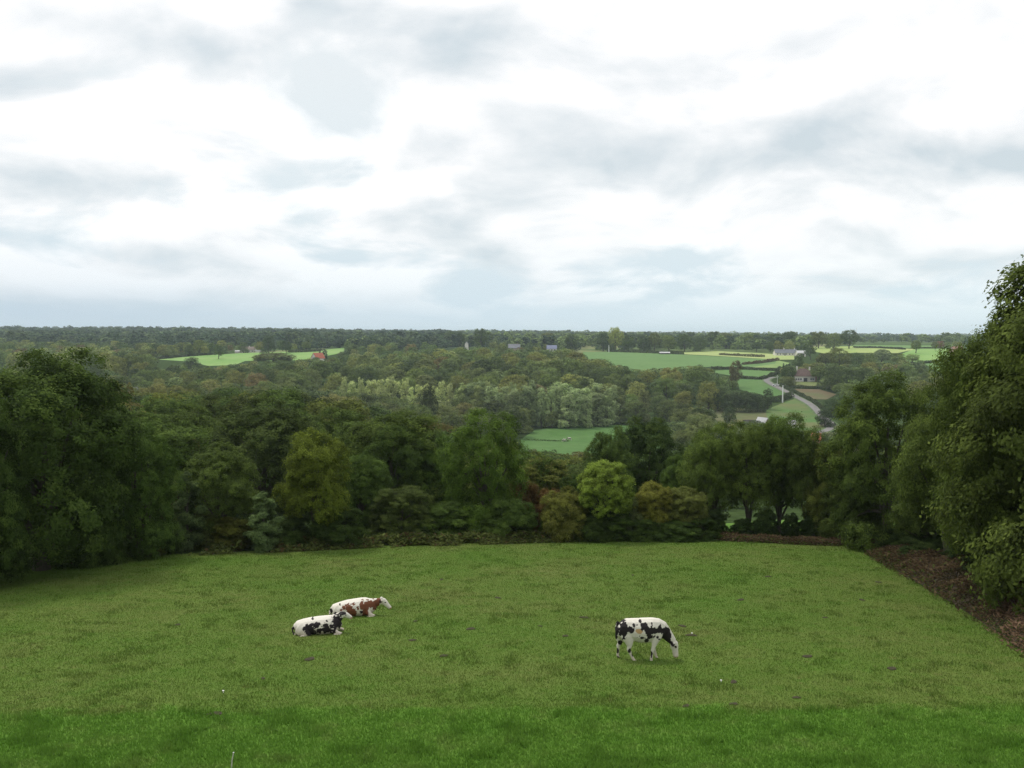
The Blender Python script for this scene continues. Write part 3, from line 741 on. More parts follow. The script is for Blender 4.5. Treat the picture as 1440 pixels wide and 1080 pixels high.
for i, u in enumerate((1101.5, 1105.5, 1109.5, 1114)):
    MID_LIST.append(('cypress', u, 510.5 + (i % 2) * 1.5, 4.6, None, 530, 'mid_cone', (.022, .036, .022), None, 'row of dark slim cypresses beside the bungalow'))
for i, (u, vt, w) in enumerate(((1160, 496, 26), (1180, 489, 34), (1203, 497, 26), (1222, 496, 24), (1240, 491, 26), (1262, 497, 24), (1282, 498, 22), (1170, 513, 34), (1196, 512, 32), (1222, 512, 30), (1186, 534, 44), (1158, 536, 24), (1214, 530, 34), (1240, 510, 30), (1262, 512, 28), (1170, 560, 30))):
    MID_LIST.append(('broadleaf_tree', u, vt, w, (760, 740, 760, 770, 790, 800, 820, 690, 690, 700, 600, 620, 620, 700, 720, 500)[i], None, ('mid_dome', 'mid_oak_a', 'mid_ash', 'mid_bushy')[i % 4], MIDC[('olive', 'olive', 'mid', 'light', 'grey', 'light', 'light', 'dark', 'olive', 'mid', 'olive', 'dark', 'mid', 'grey', 'grey', 'dark')[i]], None, 'wood beyond the brown-roofed bungalow'))
PICK = []
for (nm, u, v, w, D, vb, pr, c, lab, grp) in MID_LIST:
    if D is None: D = hit(u, vb, 60, 3000)[1]
    x = X(u, D); top = Z(v, D); g = h1(x, D); vb2 = proj(x, D, g)[1]
    if top - g < 3: top = g + 3
    PICK.append(dict(name=nm, u=u, v=proj(x, D, top)[1], w=w, y=D, x=x, top=top, vb=vb2, proto=pr, col=c, label=lab, area=grp, wm=w / F * D, keep=True))

# ------------------------------------------------------------------ the wood between: every tree planted on the ground, then sorted by how much of it shows
VL_NEAR = ([0, 170, 182, 250, 330, 400, 470, 540, 600, 640, 700, 745, 760, 870, 1000, 1150, 1440], [525, 518, 546, 545, 541, 546, 553, 560, 575, 590, 602, 632, 634, 634, 612, 622, 600])
VL_VAL = ([0, 200, 400, 480, 570, 690, 870, 880, 1000, 1440], [528, 522, 530, 541, 546, 556, 600, 556, 570, 600])
VL_HILL = ([0, 205, 222, 480, 560, 640, 700, 820, 860, 1000, 1440], [486, 488, 516, 500, 492, 488, 484, 492, 505, 515, 500])
rng = np.random.default_rng(17)
def poisson():
    pts = []; cell = {}
    def zone(y):
        return 9.6 if y < 340 else (10.0 if y < 500 else (11.5 if y < 900 else 11.5))
    M = 26000
    ys = np.sqrt(rng.random(M) * (1000 ** 2 - 74 ** 2) + 74 ** 2)
    ys[:5000] = rng.uniform(74, 340, 5000)
    xs = rng.uniform(-1, 1, M) * (ys * .545 + 6)
    for x, y in zip(xs, ys):
        r = zone(y) * rng.uniform(.85, 1.2); k = (int(x // 10), int(y // 10)); ok = True
        for a in (-1, 0, 1):
            for b in (-1, 0, 1):
                for (px, py) in cell.get((k[0] + a, k[1] + b), ()):
                    if (px - x) ** 2 + (py - y) ** 2 < r * r: ok = False; break
                if not ok: break
            if not ok: break
        if ok: pts.append((x, y)); cell.setdefault(k, []).append((x, y))
    return np.array(pts)
P0 = poisson()
ok = np.ones(len(P0), bool)
for nm, pl in PLAN.items(): ok &= ~in_poly(pl, P0[:, 0], P0[:, 1])
rd = np.min(np.hypot(P0[:, None, 0] - ROAD[None, ::3, 0], P0[:, None, 1] - ROAD[None, ::3, 1]), axis=1)
ok &= rd > 7
# plateau: only copses and hedges past the slope
cop = fbm(P0[:, 0] / 90, P0[:, 1] / 120, seed=31, oct=2)
ok &= (P0[:, 1] < 860) | (cop > .47) | (P0[:, 0] < -.355 * P0[:, 1])
P0 = P0[ok]
CAND = []
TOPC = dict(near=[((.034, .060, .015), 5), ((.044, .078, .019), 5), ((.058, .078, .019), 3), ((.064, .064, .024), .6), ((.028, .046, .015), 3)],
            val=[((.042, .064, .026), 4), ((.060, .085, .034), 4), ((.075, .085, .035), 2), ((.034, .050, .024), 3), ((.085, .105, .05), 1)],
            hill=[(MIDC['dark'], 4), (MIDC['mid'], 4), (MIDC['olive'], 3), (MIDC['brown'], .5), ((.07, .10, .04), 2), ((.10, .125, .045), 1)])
pr = random.Random(9)
for (x, y) in P0:
    band = 'near' if y < 330 else ('val' if y < 500 else 'hill')
    g = h1(x, y)
    hgt = pr.uniform(9.5, 15) if band == 'near' else (pr.uniform(10, 16) if band == 'val' else pr.uniform(10, 17))
    if y > 860: hgt = pr.uniform(7, 12)
    wid = hgt * pr.uniform(.84, 1.06)
    u, vb = proj(x, y, g); vl = np.interp(u, *(VL_NEAR if band == 'near' else VL_VAL if band == 'val' else VL_HILL)) if y < 860 else 466
    vl += pr.uniform(-2, 5)
    good = False
    for _ in range(7):
        v = proj(x, y, g + hgt)[1]; w = wid / y * F
        if v >= vl and not blocks_open(u, v, vb, w, y): good = True; break
        hgt *= .8; wid *= .86
        if hgt < 4.0: break
    if not good: continue
    cs = TOPC[band]; c = pr.choices([a for a, _ in cs], [b for _, b in cs])[0]
    jj = pr.uniform(.85, 1.25) * (1.06 if band == 'near' else 1.36); c = tuple(q * jj * w_ * pr.uniform(.97, 1.03) for q, w_ in zip(c, (1.08, 1.0, .92)))  # past the near wood, leaf colour brightened to imitate a sunlit slope
    kind = pr.choice(('mid_oak_a', 'mid_oak_b', 'mid_oak_c', 'mid_bushy', 'mid_ash', 'mid_dome', 'mid_bushy'))
    if y < 135: kind = pr.choice(('oak_b', 'oak_c', 'bushy_a', 'ash_b'))
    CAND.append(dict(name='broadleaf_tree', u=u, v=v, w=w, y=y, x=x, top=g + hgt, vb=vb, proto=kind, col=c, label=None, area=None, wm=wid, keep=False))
ALL = PICK + CAND
# a coarse picture of which tree shows where
SW, SH = 720, 540
idb = np.full((SH, SW), -1, np.int32)
edge_u = np.array([p[0] for p in PAST_PIX[:14]]); edge_v = np.array([p[1] for p in PAST_PIX[:14]])
order = sorted(range(len(ALL)), key=lambda i: -ALL[i]['y'])
def stamp(u, v, vb, w, val):
    u, v, vb, w = u / 2, v / 2, vb / 2, w / 2
    x0, x1 = max(int(u - w / 2), 0), min(int(u + w / 2) + 2, SW); y0, y1 = max(int(v), 0), min(int(vb) + 2, SH)
    if x1 <= x0 or y1 <= y0: return
    gx, gy = np.meshgrid(np.arange(x0, x1) + .5, np.arange(y0, y1) + .5)
    cy = (v * .55 + vb * .45)
    e = ((gx - u) / (w / 2 + .3)) ** 2 + np.where(gy < cy, (gy - cy) / (cy - v + .3), (gy - cy) / (vb - cy + .3) * .8) ** 2
    idb[y0:y1, x0:x1][e < 1] = val
for i in order:
    t = ALL[i]; stamp(t['u'], t['v'], t['vb'], t['w'], i)
for t in sorted(TREES, key=lambda t: -t['y']):
    stamp(t['u'], t['v'], 790, t['w'], -2)
for u in range(SW): idb[int(np.interp(u * 2, edge_u, edge_v)) // 2:, u] = -2
cnt = np.bincount(idb[idb >= 0], minlength=len(ALL))
cu = np.bincount(idb[idb >= 0], weights=np.nonzero(idb >= 0)[1], minlength=len(ALL)) / np.maximum(cnt, 1) * 2
for i, t in enumerate(ALL): t['show'] = int(cnt[i]); t['cu'] = float(cu[i]) if cnt[i] else t['u']
keep_i = [i for i, t in enumerate(ALL) if t['keep'] and t['show'] > 0]
n_oak = sum(1 for i in keep_i if ALL[i]['name'] == 'broadleaf_tree') + sum(1 for r in NEAR if r[6] == 'broadleaf_tree')
auto = sorted((i for i, t in enumerate(ALL) if not t['keep'] and t['show'] >= 6), key=lambda i: -ALL[i]['show'])
pickn = auto[:max(0, 296 - n_oak)]
print('trees', len(ALL), 'shown', int((cnt > 0).sum()), 'kept', len(keep_i), 'auto', len(pickn), 'least shown', ALL[pickn[-1]]['show'])

# words that single a tree out: where it stands, its colour, its turn in the row
def colour_word(c):
    r, g, b = c; l = (r + g + b)
    if r > g * .98: return 'brownish'
    if l > .36: return 'pale'
    if b > .45 * g and l > .2: return 'grey-green'
    if l > .25: return 'light green'
    if r > g * .80: return 'olive'
    if l < .112: return 'dark green'
    return 'mid green'
def area_of(t):
    u, y = t['cu'], t['y']
    if y < 150:
        if u < 260: return 'just behind the huge dark oak'
        if u < 480: return 'just behind the yellowish olive tree'
        if u < 740: return 'just behind the tall lobed oak'
        return 'just behind the far hedge of the pasture'
    if y < 240:
        if u < 330: return 'in the wood beyond the huge dark oak'
        if u < 480: return 'in the wood beyond the yellowish olive tree'
        if u < 720: return 'in the wood beyond the tall lobed oak'
        return 'below the valley meadow'
    if y < 340:
        if u < 330: return 'halfway down the valley under the sunny meadow'
        if u < 480: return 'halfway down the valley under the red-roofed house'
        if u < 720: return 'in the wood in front of the pale poplars'
        return 'on the valley floor beside the sheds'
    if y < 500:
        if u < 260: return 'in the valley wood past the huge oak\'s top'
        if u < 480: return 'in the valley wood level with the palest poplars'
        if u < 700: return 'among the pale poplars'
        return 'in the dark wood behind the valley meadow'
    if y < 640:
        if u < 300: return 'on the lower slope under the sunny meadow'
        if u < 480: return 'on the lower slope under the red-roofed house'
        if u < 620: return 'on the slope straight above the palest poplars'
        if u < 800: return 'on the slope above the grey-green poplars'
        if u < 1000: return 'in the wood below the hillside field'
        return 'on the slope near the lane'
    if y < 800:
        if u < 300: return 'along the lower edge of the sunny meadow'
        if u < 480: return 'on the upper slope round the red-roofed house'
        if u < 640: return 'on the upper slope below the white gable'
        if u < 830: return 'on the upper slope below the slate roofs'
        if u < 1000: return 'at the foot of the hillside field'
        return 'on the upper slope past the bungalow'
    if u < 300: return 'on the plateau past the row above the sunny meadow'
    if u < 560: return 'on the plateau past the white cottage'
    if u < 840: return 'on the plateau round the slate roofs'
    return 'on the plateau behind the long farmhouse'
AREA_TEXT = {'palest poplars in the valley': 'in the palest row on the valley floor', 'pale poplars in the valley': 'in the valley row after the palest one', 'grey-green poplars round the valley meadow': 'in the stand behind the valley meadow',
             'yellowish poplars behind the valley meadow': 'in the yellowish stand behind the valley meadow', 'skyline row above the hillside field': 'in the skyline row above the hillside field',
             'dark clump above the rough tan pasture': 'in the dark clump above the rough tan pasture', 'row of dark slim cypresses beside the bungalow': 'beside the brown-roofed bungalow', 'wood beyond the brown-roofed bungalow': 'in the wood beyond the brown-roofed bungalow'}
ORD = 'first second third fourth fifth sixth seventh eighth ninth tenth eleventh twelfth thirteenth fourteenth fifteenth sixteenth seventeenth eighteenth nineteenth twentieth twenty-first twenty-second twenty-third twenty-fourth'.split()
sets = {}
for i in keep_i + pickn:
    t = ALL[i]
    if t['label']: continue
    a = AREA_TEXT.get(t['area']) or area_of(t)
    w = {'poplar': 'poplar', 'cypress': 'slim cypress'}.get(t['name'], 'tree')
    t['desc'] = colour_word(t['col']); t['noun'] = w; t['where'] = a
    sets.setdefault((t['desc'], w, a), []).append(i)
for (d, w, a), ids in sets.items():
    ids.sort(key=lambda i: ALL[i]['cu'])
    for j, i in enumerate(ids):
        if len(ids) == 1: s = f'only {d} {w} {a}'
        elif j == len(ids) - 1: s = f'rightmost {d} {w} {a}'
        elif j == 0: s = f'leftmost {d} {w} {a}'
        else: s = f'{ORD[min(j, 23)]} {d} {w} from left {a}'
        ALL[i]['label'] = s
        ALL[i]['group'] = (f'{w}s ' if w != 'tree' else 'trees ') + a
for i in keep_i + pickn:
    t = ALL[i]
    parts = (t['show'] > 60 and t['y'] < 520) or t['y'] < 136
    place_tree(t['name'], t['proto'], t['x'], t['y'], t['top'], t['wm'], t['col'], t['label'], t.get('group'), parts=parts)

# the rest of the wood is one mass
def mass(name, items, seed):
    r = np.random.default_rng(seed); Vs, Ts, Cs = [], [], []
    bank = {}
    for kind in ('wood', 'oak', 'ash'):
        for lod, (n, s) in enumerate(((5200, .20), (2600, .27), (900, .44), (160, 1.0), (60, 1.5))):
            for q in range(3):
                P, Nn, tn, _, _ = crown_points(kind, np.random.default_rng(50 + q), n)
                V = leaf_quads(P, Nn, s, r, .62); k = 10 / np.percentile(P[:, 2], 99.5)
                bank[kind, lod, q] = (V * k, tn, np.percentile(np.hypot(P[:, 0], P[:, 1]), 97) * 2 * k)
    for (x, y, g, hgt, wid, col) in items:
        lod = 0 if y < 330 else 1 if y < 560 else 2 if y < 1000 else 3 if y < 2600 else 4
        V, tn, w0 = bank[('wood', 'oak', 'ash')[r.integers(3)], lod, r.integers(3)]
        a = r.uniform(0, 6.28); ca, sa = math.cos(a), math.sin(a); s = wid / w0
        Q = np.empty_like(V); Q[:, 0] = (V[:, 0] * ca - V[:, 1] * sa) * s + x; Q[:, 1] = (V[:, 0] * sa + V[:, 1] * ca) * s + y; Q[:, 2] = V[:, 2] * hgt / 10 + g
        Vs.append(Q); Ts.append(tn); Cs.append(np.repeat(np.array(col)[None] * LEAF_GAIN, len(tn), 0))
    V = np.concatenate(Vs); n = len(V) // 4
    print(name, len(items), 'trees', n, 'faces')
    return tag(link(name, np_mesh(name, V, n, 4, [LEAF_MASS], attr=np.concatenate(Ts), colattr=np.concatenate(Cs))), kind='stuff')
used = set(keep_i + pickn)
rest = [t for i, t in enumerate(ALL) if i not in used and (t['show'] > 0 or pr.random() < .25)]
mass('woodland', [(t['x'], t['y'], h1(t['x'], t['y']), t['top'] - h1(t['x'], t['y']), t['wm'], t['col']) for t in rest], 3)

# far off: hedgerows and woods out to the skyline
def far_wood():
    r = np.random.default_rng(23); it = []
    def add(x, y, sc=1.0, light=False):
        if abs(x) > y * .63 + 60 or y < 960: return
        for nm in ('hillside_field', 'lime_pasture', 'lime_field', 'upper_field', 'pale_field', 'banded_field', 'sunny_meadow'):
            if in_poly(PLAN[nm], np.array([x]), np.array([y]))[0]: return
        g = h1(x, y); hgt = r.uniform(6, 14) * sc; wid = hgt * r.uniform(.8, 1.3)
        u, vb = proj(x, y, g); v = proj(x, y, g + hgt)[1]
        lim = np.interp(u, [0, 300, 600, 900, 1440], [457, 458, 462, 465, 466])
        lj = lim - 2.0 + r.exponential(3.2) + 5 * (_sn(x / 70, y / 300, 91) - .3)
        while v < lj and hgt > 3: hgt *= .85; v = proj(x, y, g + hgt)[1]
        if y < 1900 and blocks_open(u, v, vb, wid / y * F, y): return
        q = u / 1440
        base = np.array([(.034, .056, .034), (.045, .070, .038), (.058, .082, .040)][r.integers(3)]) * r.uniform(.8, 1.25)  # cloud shadow put into these dark blue-green leaf colours
        if (q > .45 and r.random() < .35) or light: base = np.array((.10, .135, .05)) * r.uniform(.8, 1.3)
        it.append((x, y, g, hgt, wid, base))
    for _ in range(330):      # hedgerows
        y = 1000 * 6.5 ** r.random(); x = r.uniform(-.56, .56) * y; a = r.normal(0, .5) + (math.pi / 2 if r.random() < .25 else 0); L = r.uniform(80, 260) * (1 + y / 4000)
        n = int(L / (8 + y / 700)); lt = r.random() < .25
        for k in range(n):
            s = (k / max(n - 1, 1) - .5) * L
            add(x + math.cos(a) * s + r.normal(0, 2), y + math.sin(a) * s + r.normal(0, 2), r.choice([.6, .8, 1.0, 1.2]), lt)
    for _ in range(5600):      # the unbroken wood of the far side, under the darker sky
        y = 1080 * 4.6 ** r.random(); x = r.uniform(-.64, .06 if y > 1900 else -.06) * y
        if x > -.16 * y and r.random() < .5: continue
        add(x, y, r.choice([.9, 1.1, 1.3]))
    for _ in range(150):       # copses and woods
        y = 1050 * 6 ** r.random(); x = r.uniform(-.56, .25) * y if r.random() < .7 else r.uniform(-.56, .56) * y; R1, R2 = r.uniform(40, 130) * (1 + y / 3000), r.uniform(20, 60)
        for k in range(int(R1 * R2 / 130)):
            d = r.normal(size=2) * .5; add(x + d[0] * R1, y + d[1] * R2)
    mass('far_woodland', it, 6)
far_wood()

# ------------------------------------------------------------------ hedges, bank, bracken, ferns
def hedge(name, pix, hgt, wid, col, label, n_per_m=40, leaf=.22, step=None):
    line = smooth_line([hit(u, v, 50, 3500)[:2] for u, v in pix], 8); r = np.random.default_rng(len(label) * 7 + int(pix[0][0]))
    seg = np.linalg.norm(np.diff(line, axis=0), axis=1); cum = np.concatenate([[0], np.cumsum(seg)]); L = cum[-1]
    n = int(min(max(L * n_per_m, 300), 9000)); s = r.uniform(0, L, n)
    x = np.interp(s, cum, line[:, 0]); y = np.interp(s, cum, line[:, 1])
    k = .65 + .7 * fbm(s / 5.0, s * 0, seed=int(pix[0][1]), oct=3)
    a = r.uniform(-.15, math.pi + .15, n); rad = r.uniform(.72, 1.05, n)
    th = np.arctan2(np.gradient(line[:, 1]), np.gradient(line[:, 0])); th = np.interp(s, cum, np.unwrap(th))
    off = np.cos(a) * rad * wid / 2 * k; up = np.maximum(np.sin(a), -.1) * rad * hgt * k
    px, py = x - np.sin(th) * off, y + np.cos(th) * off
    P = np.stack([px, py, H(px, py) + .1 + up], 1)
    Nn = unit(np.stack([-np.sin(th) * np.cos(a), np.cos(th) * np.cos(a), np.sin(a) + .3], 1) + .6 * r.normal(size=(n, 3)))
    V = leaf_quads(P, Nn, leaf, r, .6); c0 = P.mean(0); c0[2] = P[:, 2].min()
    o = link(name, np_mesh('hedge', V - c0, n, 4, [LEAF], attr=r.uniform(.7, 1.3, n)), None, c0); o.color = (*(c * LEAF_GAIN for c in col), 1)
    return tag(o, label, 'hedge')
HC = (.042, .055, .026)
hedge('hedge', [(1000, 519), (1045, 520), (1092, 522), (1096, 519)], 2.0, 3.0, HC, 'dark hedge along the top of the strip pasture', 60, .4)
hedge('hedge', [(1040, 531.5), (1070, 534), (1086, 528), (1095, 525)], 2.0, 3.0, HC, 'dark hedge between the strip pasture and the roadside field', 60, .4)
hedge('hedge', [(1044, 513.2), (1070, 511), (1094, 507)], 2.2, 3.2, (.085, .070, .04), 'brownish hedge curving over the small pasture', 60, .45)
hedge('hedge', [(1098, 543), (1112, 550), (1128, 558), (1144, 566), (1158, 577)], 1.8, 2.6, HC, 'dark trimmed hedge following the upper side of the lane', 60, .35)
hedge('hedge', [(1112, 546), (1135, 546.4), (1153, 547)], 1.8, 2.2, HC, 'straight hedge between the garden lawn and the ploughed plot', 60, .35)
hedge('hedge', [(1084, 566), (1098, 563), (1113, 558)], 3.0, 4.0, HC, 'short dark hedge below the white pole', 60, .4)
hedge('hedge', [(1200, 489), (1235, 490), (1272, 492)], 2.0, 4.0, HC, 'thin hedge line across the lime fields by the far wood', 40, .6)
hedge('hedge', [(1290, 490.3), (1345, 490.8)], 2.0, 4.0, HC, 'thin hedge line beside the reddish tree in the lime fields', 40, .6)
hedge('hedge', [(1298, 511), (1320, 509.5), (1348, 506.5)], 2.2, 3.5, HC, 'hedge at the foot of the banded lime field', 50, .5)
hedge('hedge', [(222, 505.5), (262, 501.5), (300, 499)], 2.2, 4.0, HC, 'low hedge along the top of the sunny meadow', 40, .5)
hedge('hedge', [(405, 496.5), (440, 495), (452, 494)], 2.5, 4.0, HC, 'dark hedge crossing the sunny meadow beyond the cottage', 40, .5)
hedge('hedge', [(855, 495), (905, 496.5), (960, 498.5)], 3.0, 5.0, HC, 'dark hedge at the top of the hillside field', 40, .5)
hedge('hedge', [(1012, 499.5), (1048, 501.5), (1075, 502.6)], 2.2, 3.5, (.075, .070, .035), 'brownish hedge between the lime pasture and the hillside field', 40, .5)
hedge('hedge', [(733, 619.5), (765, 620.6), (800, 621.5)], .7, .9, (.045, .075, .022), 'low dark line of rushes across the valley meadow', 30, .22)

def edge_line(i0, i1, n=12):
    return smooth_line(PAST[i0:i1], n)
BANK_LINE = edge_line(9, 20)        # far hedge, corner, then the near bank
def bank():
    line = BANK_LINE; d = unit(np.gradient(line, axis=0)); out = np.stack([-d[:, 1], d[:, 0]], 1)     # outward, away from the pasture
    if np.dot(out[len(out)//2], np.array([1.0, .6])) < 0: out = -out
    V, Fc = [], []; m = 9
    for i, p in enumerate(line):
        near = float(sstep(60, 40, p[1])); wid = 1.6 + 3.4 * near; hh = .22 + 1.15 * near; end = min(1, i / 6)
        for j in range(m):
            t = j / (m - 1); q = p + out[i] * (t * wid - .12)
            prof = math.sin(min(t * 1.25, 1) * math.pi / 2) ** .8 * hh * end + (fbm(np.array([q[0] * 1.4]), np.array([q[1] * 1.4]), seed=40)[0] - .5) * .35 * (t > .1)
            if t == 1.0: prof = -.2
            V.append((q[0], q[1], h1(q[0], q[1]) + .045 + prof * (j > 0)))
        if i: Fc += [((i-1)*m+j, (i-1)*m+j+1, i*m+j+1, i*m+j) for j in range(m-1)]
    me = bpy.data.meshes.new('earth_bank'); me.from_pydata(V, [], Fc); me.update(); me.materials.append(simple('bank_earth', (.050, .036, .022), 1.0, .5, .8, (.032, .030, .016)))
    me.polygons.foreach_set('use_smooth', [True] * len(me.polygons))
    tag(link('earth_bank', me), kind='structure')
    return np.array(V).reshape(len(line), m, 3)
BANK = bank()
def fronds(name, P, ln, wd, cols, r, lean=.9):
    n = len(P); a = r.uniform(0, 6.28, n); up = r.uniform(.15, 1.0, n)
    d = unit(np.stack([np.cos(a) * lean, np.sin(a) * lean, up], 1)); side = unit(np.cross(d, np.array([0, 0, 1.0]) + .5 * r.normal(size=(n, 3))))
    tip = P + d * ln[:, None]; tip[:, 2] -= ln * .15; midp = P + d * (ln * .5)[:, None]
    V = np.empty((n, 4, 3)); V[:, 0] = P; V[:, 1] = midp + side * wd[:, None]; V[:, 2] = tip; V[:, 3] = midp - side * wd[:, None]
    return tag(link(name, np_mesh(name, V.reshape(-1, 3), n, 4, [LEAF_MASS], attr=r.uniform(.7, 1.3, n), colattr=cols)), kind='stuff')
def bracken():
    r = np.random.default_rng(44); n = 110000; L, m, _ = BANK.shape
    i = (L - 1.01) * r.random(n) ** .6; j = r.random(n) ** .9 * (m - 1.7) - .0
    i0, j0 = i.astype(int), j.astype(int); fi, fj = (i - i0)[:, None], (j - j0)[:, None]
    P = (BANK[i0, j0] * (1-fi) + BANK[i0+1, j0] * fi) * (1-fj) + (BANK[i0, j0+1] * (1-fi) + BANK[i0+1, j0+1] * fi) * fj
    dens = fbm(P[:, 0] * .9, P[:, 1] * .9, seed=61, oct=3)
    ok = r.random(n) < sstep(.08, .30, dens); P = P[ok]; n = len(P)
    q = fbm(P[:, 0] * .7, P[:, 1] * .7, seed=62, oct=2)[:, None]
    cols = np.where(q < .42, np.array((.048, .038, .022)), np.where(q < .58, np.array((.078, .052, .030)), np.array((.115, .078, .046))))
    near = sstep(39, 33, P[:, 1])[:, None]; cols = cols * (1 - near) + near * np.array((.20, .125, .082)) * (.7 + .6 * r.random((n, 1)))
    gr = r.random((n, 1)) < .06 + .34 * sstep(.9, .0, (j[ok] * (1.6 + 3.4 * sstep(60, 40, P[:, 1])) / 8))[:, None]; cols = np.where(gr, np.array((.075, .10, .025)), cols)
    ln = r.uniform(.08, .30, n) * (.6 + .7 * q[:, 0]); jit = r.normal(0, .16, (n, 3)); jit[:, 2] = 0; P = P + jit; fronds('dead_bracken', P - [0, 0, .03], ln, ln * r.uniform(.1, .22, n), cols, r)
bracken()
def ferns():
    r = np.random.default_rng(45); line = edge_line(2, 10); n = 34000
    s = r.uniform(0, 1, n); idx = s * (len(line) - 1.01); i0 = idx.astype(int); f = (idx - i0)[:, None]
    p = line[i0] * (1-f) + line[i0+1] * f
    d = unit(np.gradient(line, axis=0))[i0]; out = np.stack([-d[:, 1], d[:, 0]], 1); out = np.where((out[:, 1] < 0)[:, None], -out, out)
    off = r.random(n) * 2.0 - .9
    p = p + out * off[:, None]
    q = fbm(p[:, 0] * .8, p[:, 1] * .8, seed=71, oct=3); ok = r.random(n) < sstep(.34, .5, q) * (.25 + .75 * sstep(-22, -14, p[:, 0])); p, q, off = p[ok], q[ok], off[ok]; n = len(p)
    hb = r.random(n) * .55 * sstep(-.9, .3, off) * (.35 + q)
    P = np.stack([p[:, 0], p[:, 1], H(p[:, 0], p[:, 1]) + hb], 1)
    cols = np.array((.100, .125, .035)) * (.7 + .7 * q[:, None]) * r.uniform(.75, 1.25, (n, 1)); br = r.random((n, 1)) < .12; cols = np.where(br, np.array((.11, .075, .035)), cols)
    ln = r.uniform(.15, .45, n); fronds('ferns', P, ln, ln * r.uniform(.12, .25, n), cols, r)
ferns()

# ------------------------------------------------------------------ cattle
def loft(bm, rings, n=14):
    """rings: (x, y, z, half width, half height); the cross-section stands square to the path"""
    C = np.array([r[:3] for r in rings], float); out = []
    for i, r in enumerate(rings):
        T = C[min(i+1, len(C)-1)] - C[max(i-1, 0)]; T /= np.linalg.norm(T) + 1e-9
        S = np.array([0, 1.0, 0]) - T * T[1]; S /= np.linalg.norm(S) + 1e-9
        U = np.cross(T, S)
        out.append([bm.verts.new(C[i] + S * r[3] * math.cos(a) + U * r[4] * math.sin(a)) for a in np.linspace(0, 2*np.pi, n, endpoint=False)])
    for a, b in zip(out[:-1], out[1:]):
        for k in range(n): bm.faces.new((a[k], a[(k+1) % n], b[(k+1) % n], b[k]))
    for ring, end, nb in ((out[0], C[0], C[1]), (out[-1], C[-1], C[-2])):
        d = end - nb; d /= np.linalg.norm(d) + 1e-9
        ap = bm.verts.new(end + d * .35 * min(rings[0 if ring is out[0] else -1][3:5]))
        for k in range(n):
            f = (ring[k], ring[(k+1) % n], ap)
            bm.faces.new(f if ring is out[-1] else f[::-1])
def blob(bm, c, r, n=10):
    m = bmesh.ops.create_icosphere(bm, subdivisions=2, radius=1.0)
    for v in m['verts']: v.co = Vector((v.co.x * r[0] + c[0], v.co.y * r[1] + c[1], v.co.z * r[2] + c[2]))
HIDE, _nt, _b = nt_new('cow_hide')
_a = N(_nt, 'ShaderNodeAttribute', attribute_name='coat').outputs['Color']
_tc = _nt.nodes.new('ShaderNodeTexCoord')
_nt.links.new(mixc(_nt, 0.35, _a, ramp(_nt, noise(_nt, _tc.outputs['Object'], 14, 4), [(.3, (.72, .68, .62)), (.7, (1, 1, 1))]), 'MULTIPLY'), _b.inputs['Base Color'])
_b.inputs['Roughness'].default_value = .75; _b.inputs['Specular IOR Level'].default_value = .2
EYE = simple('eye', (.012, .010, .009), .2)
WHITE, BLACK, BROWN, PINK, HORN = (.74, .70, .62), (.022, .017, .019), (.17, .062, .032), (.55, .36, .29), (.10, .08, .06)
def cow_mesh(parts, blobs, patches, freckle, fcol, seed, voxel=.016):
    bm = bmesh.new()
    for p in parts: loft(bm, p)
    for c, r in blobs: blob(bm, c, r)
    me = bpy.data.meshes.new('cow_form'); bm.to_mesh(me); bm.free()
    o = bpy.data.objects.new('cow_form', me); COL.objects.link(o)
    m = o.modifiers.new('r', 'REMESH'); m.mode = 'VOXEL'; m.voxel_size = voxel
    m = o.modifiers.new('s', 'SMOOTH'); m.factor = .5; m.iterations = 4
    dg = bpy.context.evaluated_depsgraph_get(); dg.update()
    out = bpy.data.meshes.new_from_object(o.evaluated_get(dg)); out.name = 'cow'
    bpy.data.objects.remove(o)
    n = len(out.vertices); co = np.empty(n * 3, np.float32); out.vertices.foreach_get('co', co); co = co.reshape(-1, 3).astype(float)
    x, y, z = co.T
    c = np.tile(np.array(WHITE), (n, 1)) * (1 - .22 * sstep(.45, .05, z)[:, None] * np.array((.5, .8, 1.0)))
    wob = (fbm(x * 9, z * 9, y * 9, seed=seed, oct=3) - .5)
    wob2 = (fbm(x * 22, z * 22, y * 22, seed=seed + 9, oct=2) - .5)
    if freckle:
        x0, x1, z0, z1, th = freckle
        zone = sstep(x0, x0 + .15, x) * sstep(x1, x1 - .15, x) * sstep(z0, z0 + .12, z) * sstep(z1, z1 - .12, z)
        c[(wob + .5) * zone > th] = fcol
    for (px, pz, rx, rz, col, *sd) in patches:
        d = ((x - px) / rx) ** 2 + ((z - pz) / rz) ** 2 + wob * 2.4 + wob2 * 1.3
        k = d < 1.0
        if sd: k &= (y * sd[0] > 0)
        c[k] = col
    a = out.attributes.new('coat', 'FLOAT_COLOR', 'POINT'); a.data.foreach_set('color', np.concatenate([c, np.ones((n, 1))], 1).astype(np.float32).ravel())
    out.materials.clear(); out.materials.append(HIDE)
    out.polygons.foreach_set('use_smooth', [True] * len(out.polygons))
    return out
def cow(mesh, u, v, ref, label, eyes, yaw=0.0, group=None, scale=None):
    x, y, z = hit(u, v)
    s = (y * CP - z * SP) / ref if scale is None else scale
    o = link('cow', mesh, None, (x, y, z - .015)); o.scale = (s, s, s); o.rotation_euler = (0, 0, yaw)
    for e in eyes:
        bm = bmesh.new(); blob(bm, (0, 0, 0), (.022, .014, .022)); link('eye', bm_mesh('eye', bm, EYE), o, e)
    return tag(o, label, 'cow', group)

def Q(x0, z0, k): return lambda a, b: ((a - x0) * k, (z0 - b) * k)
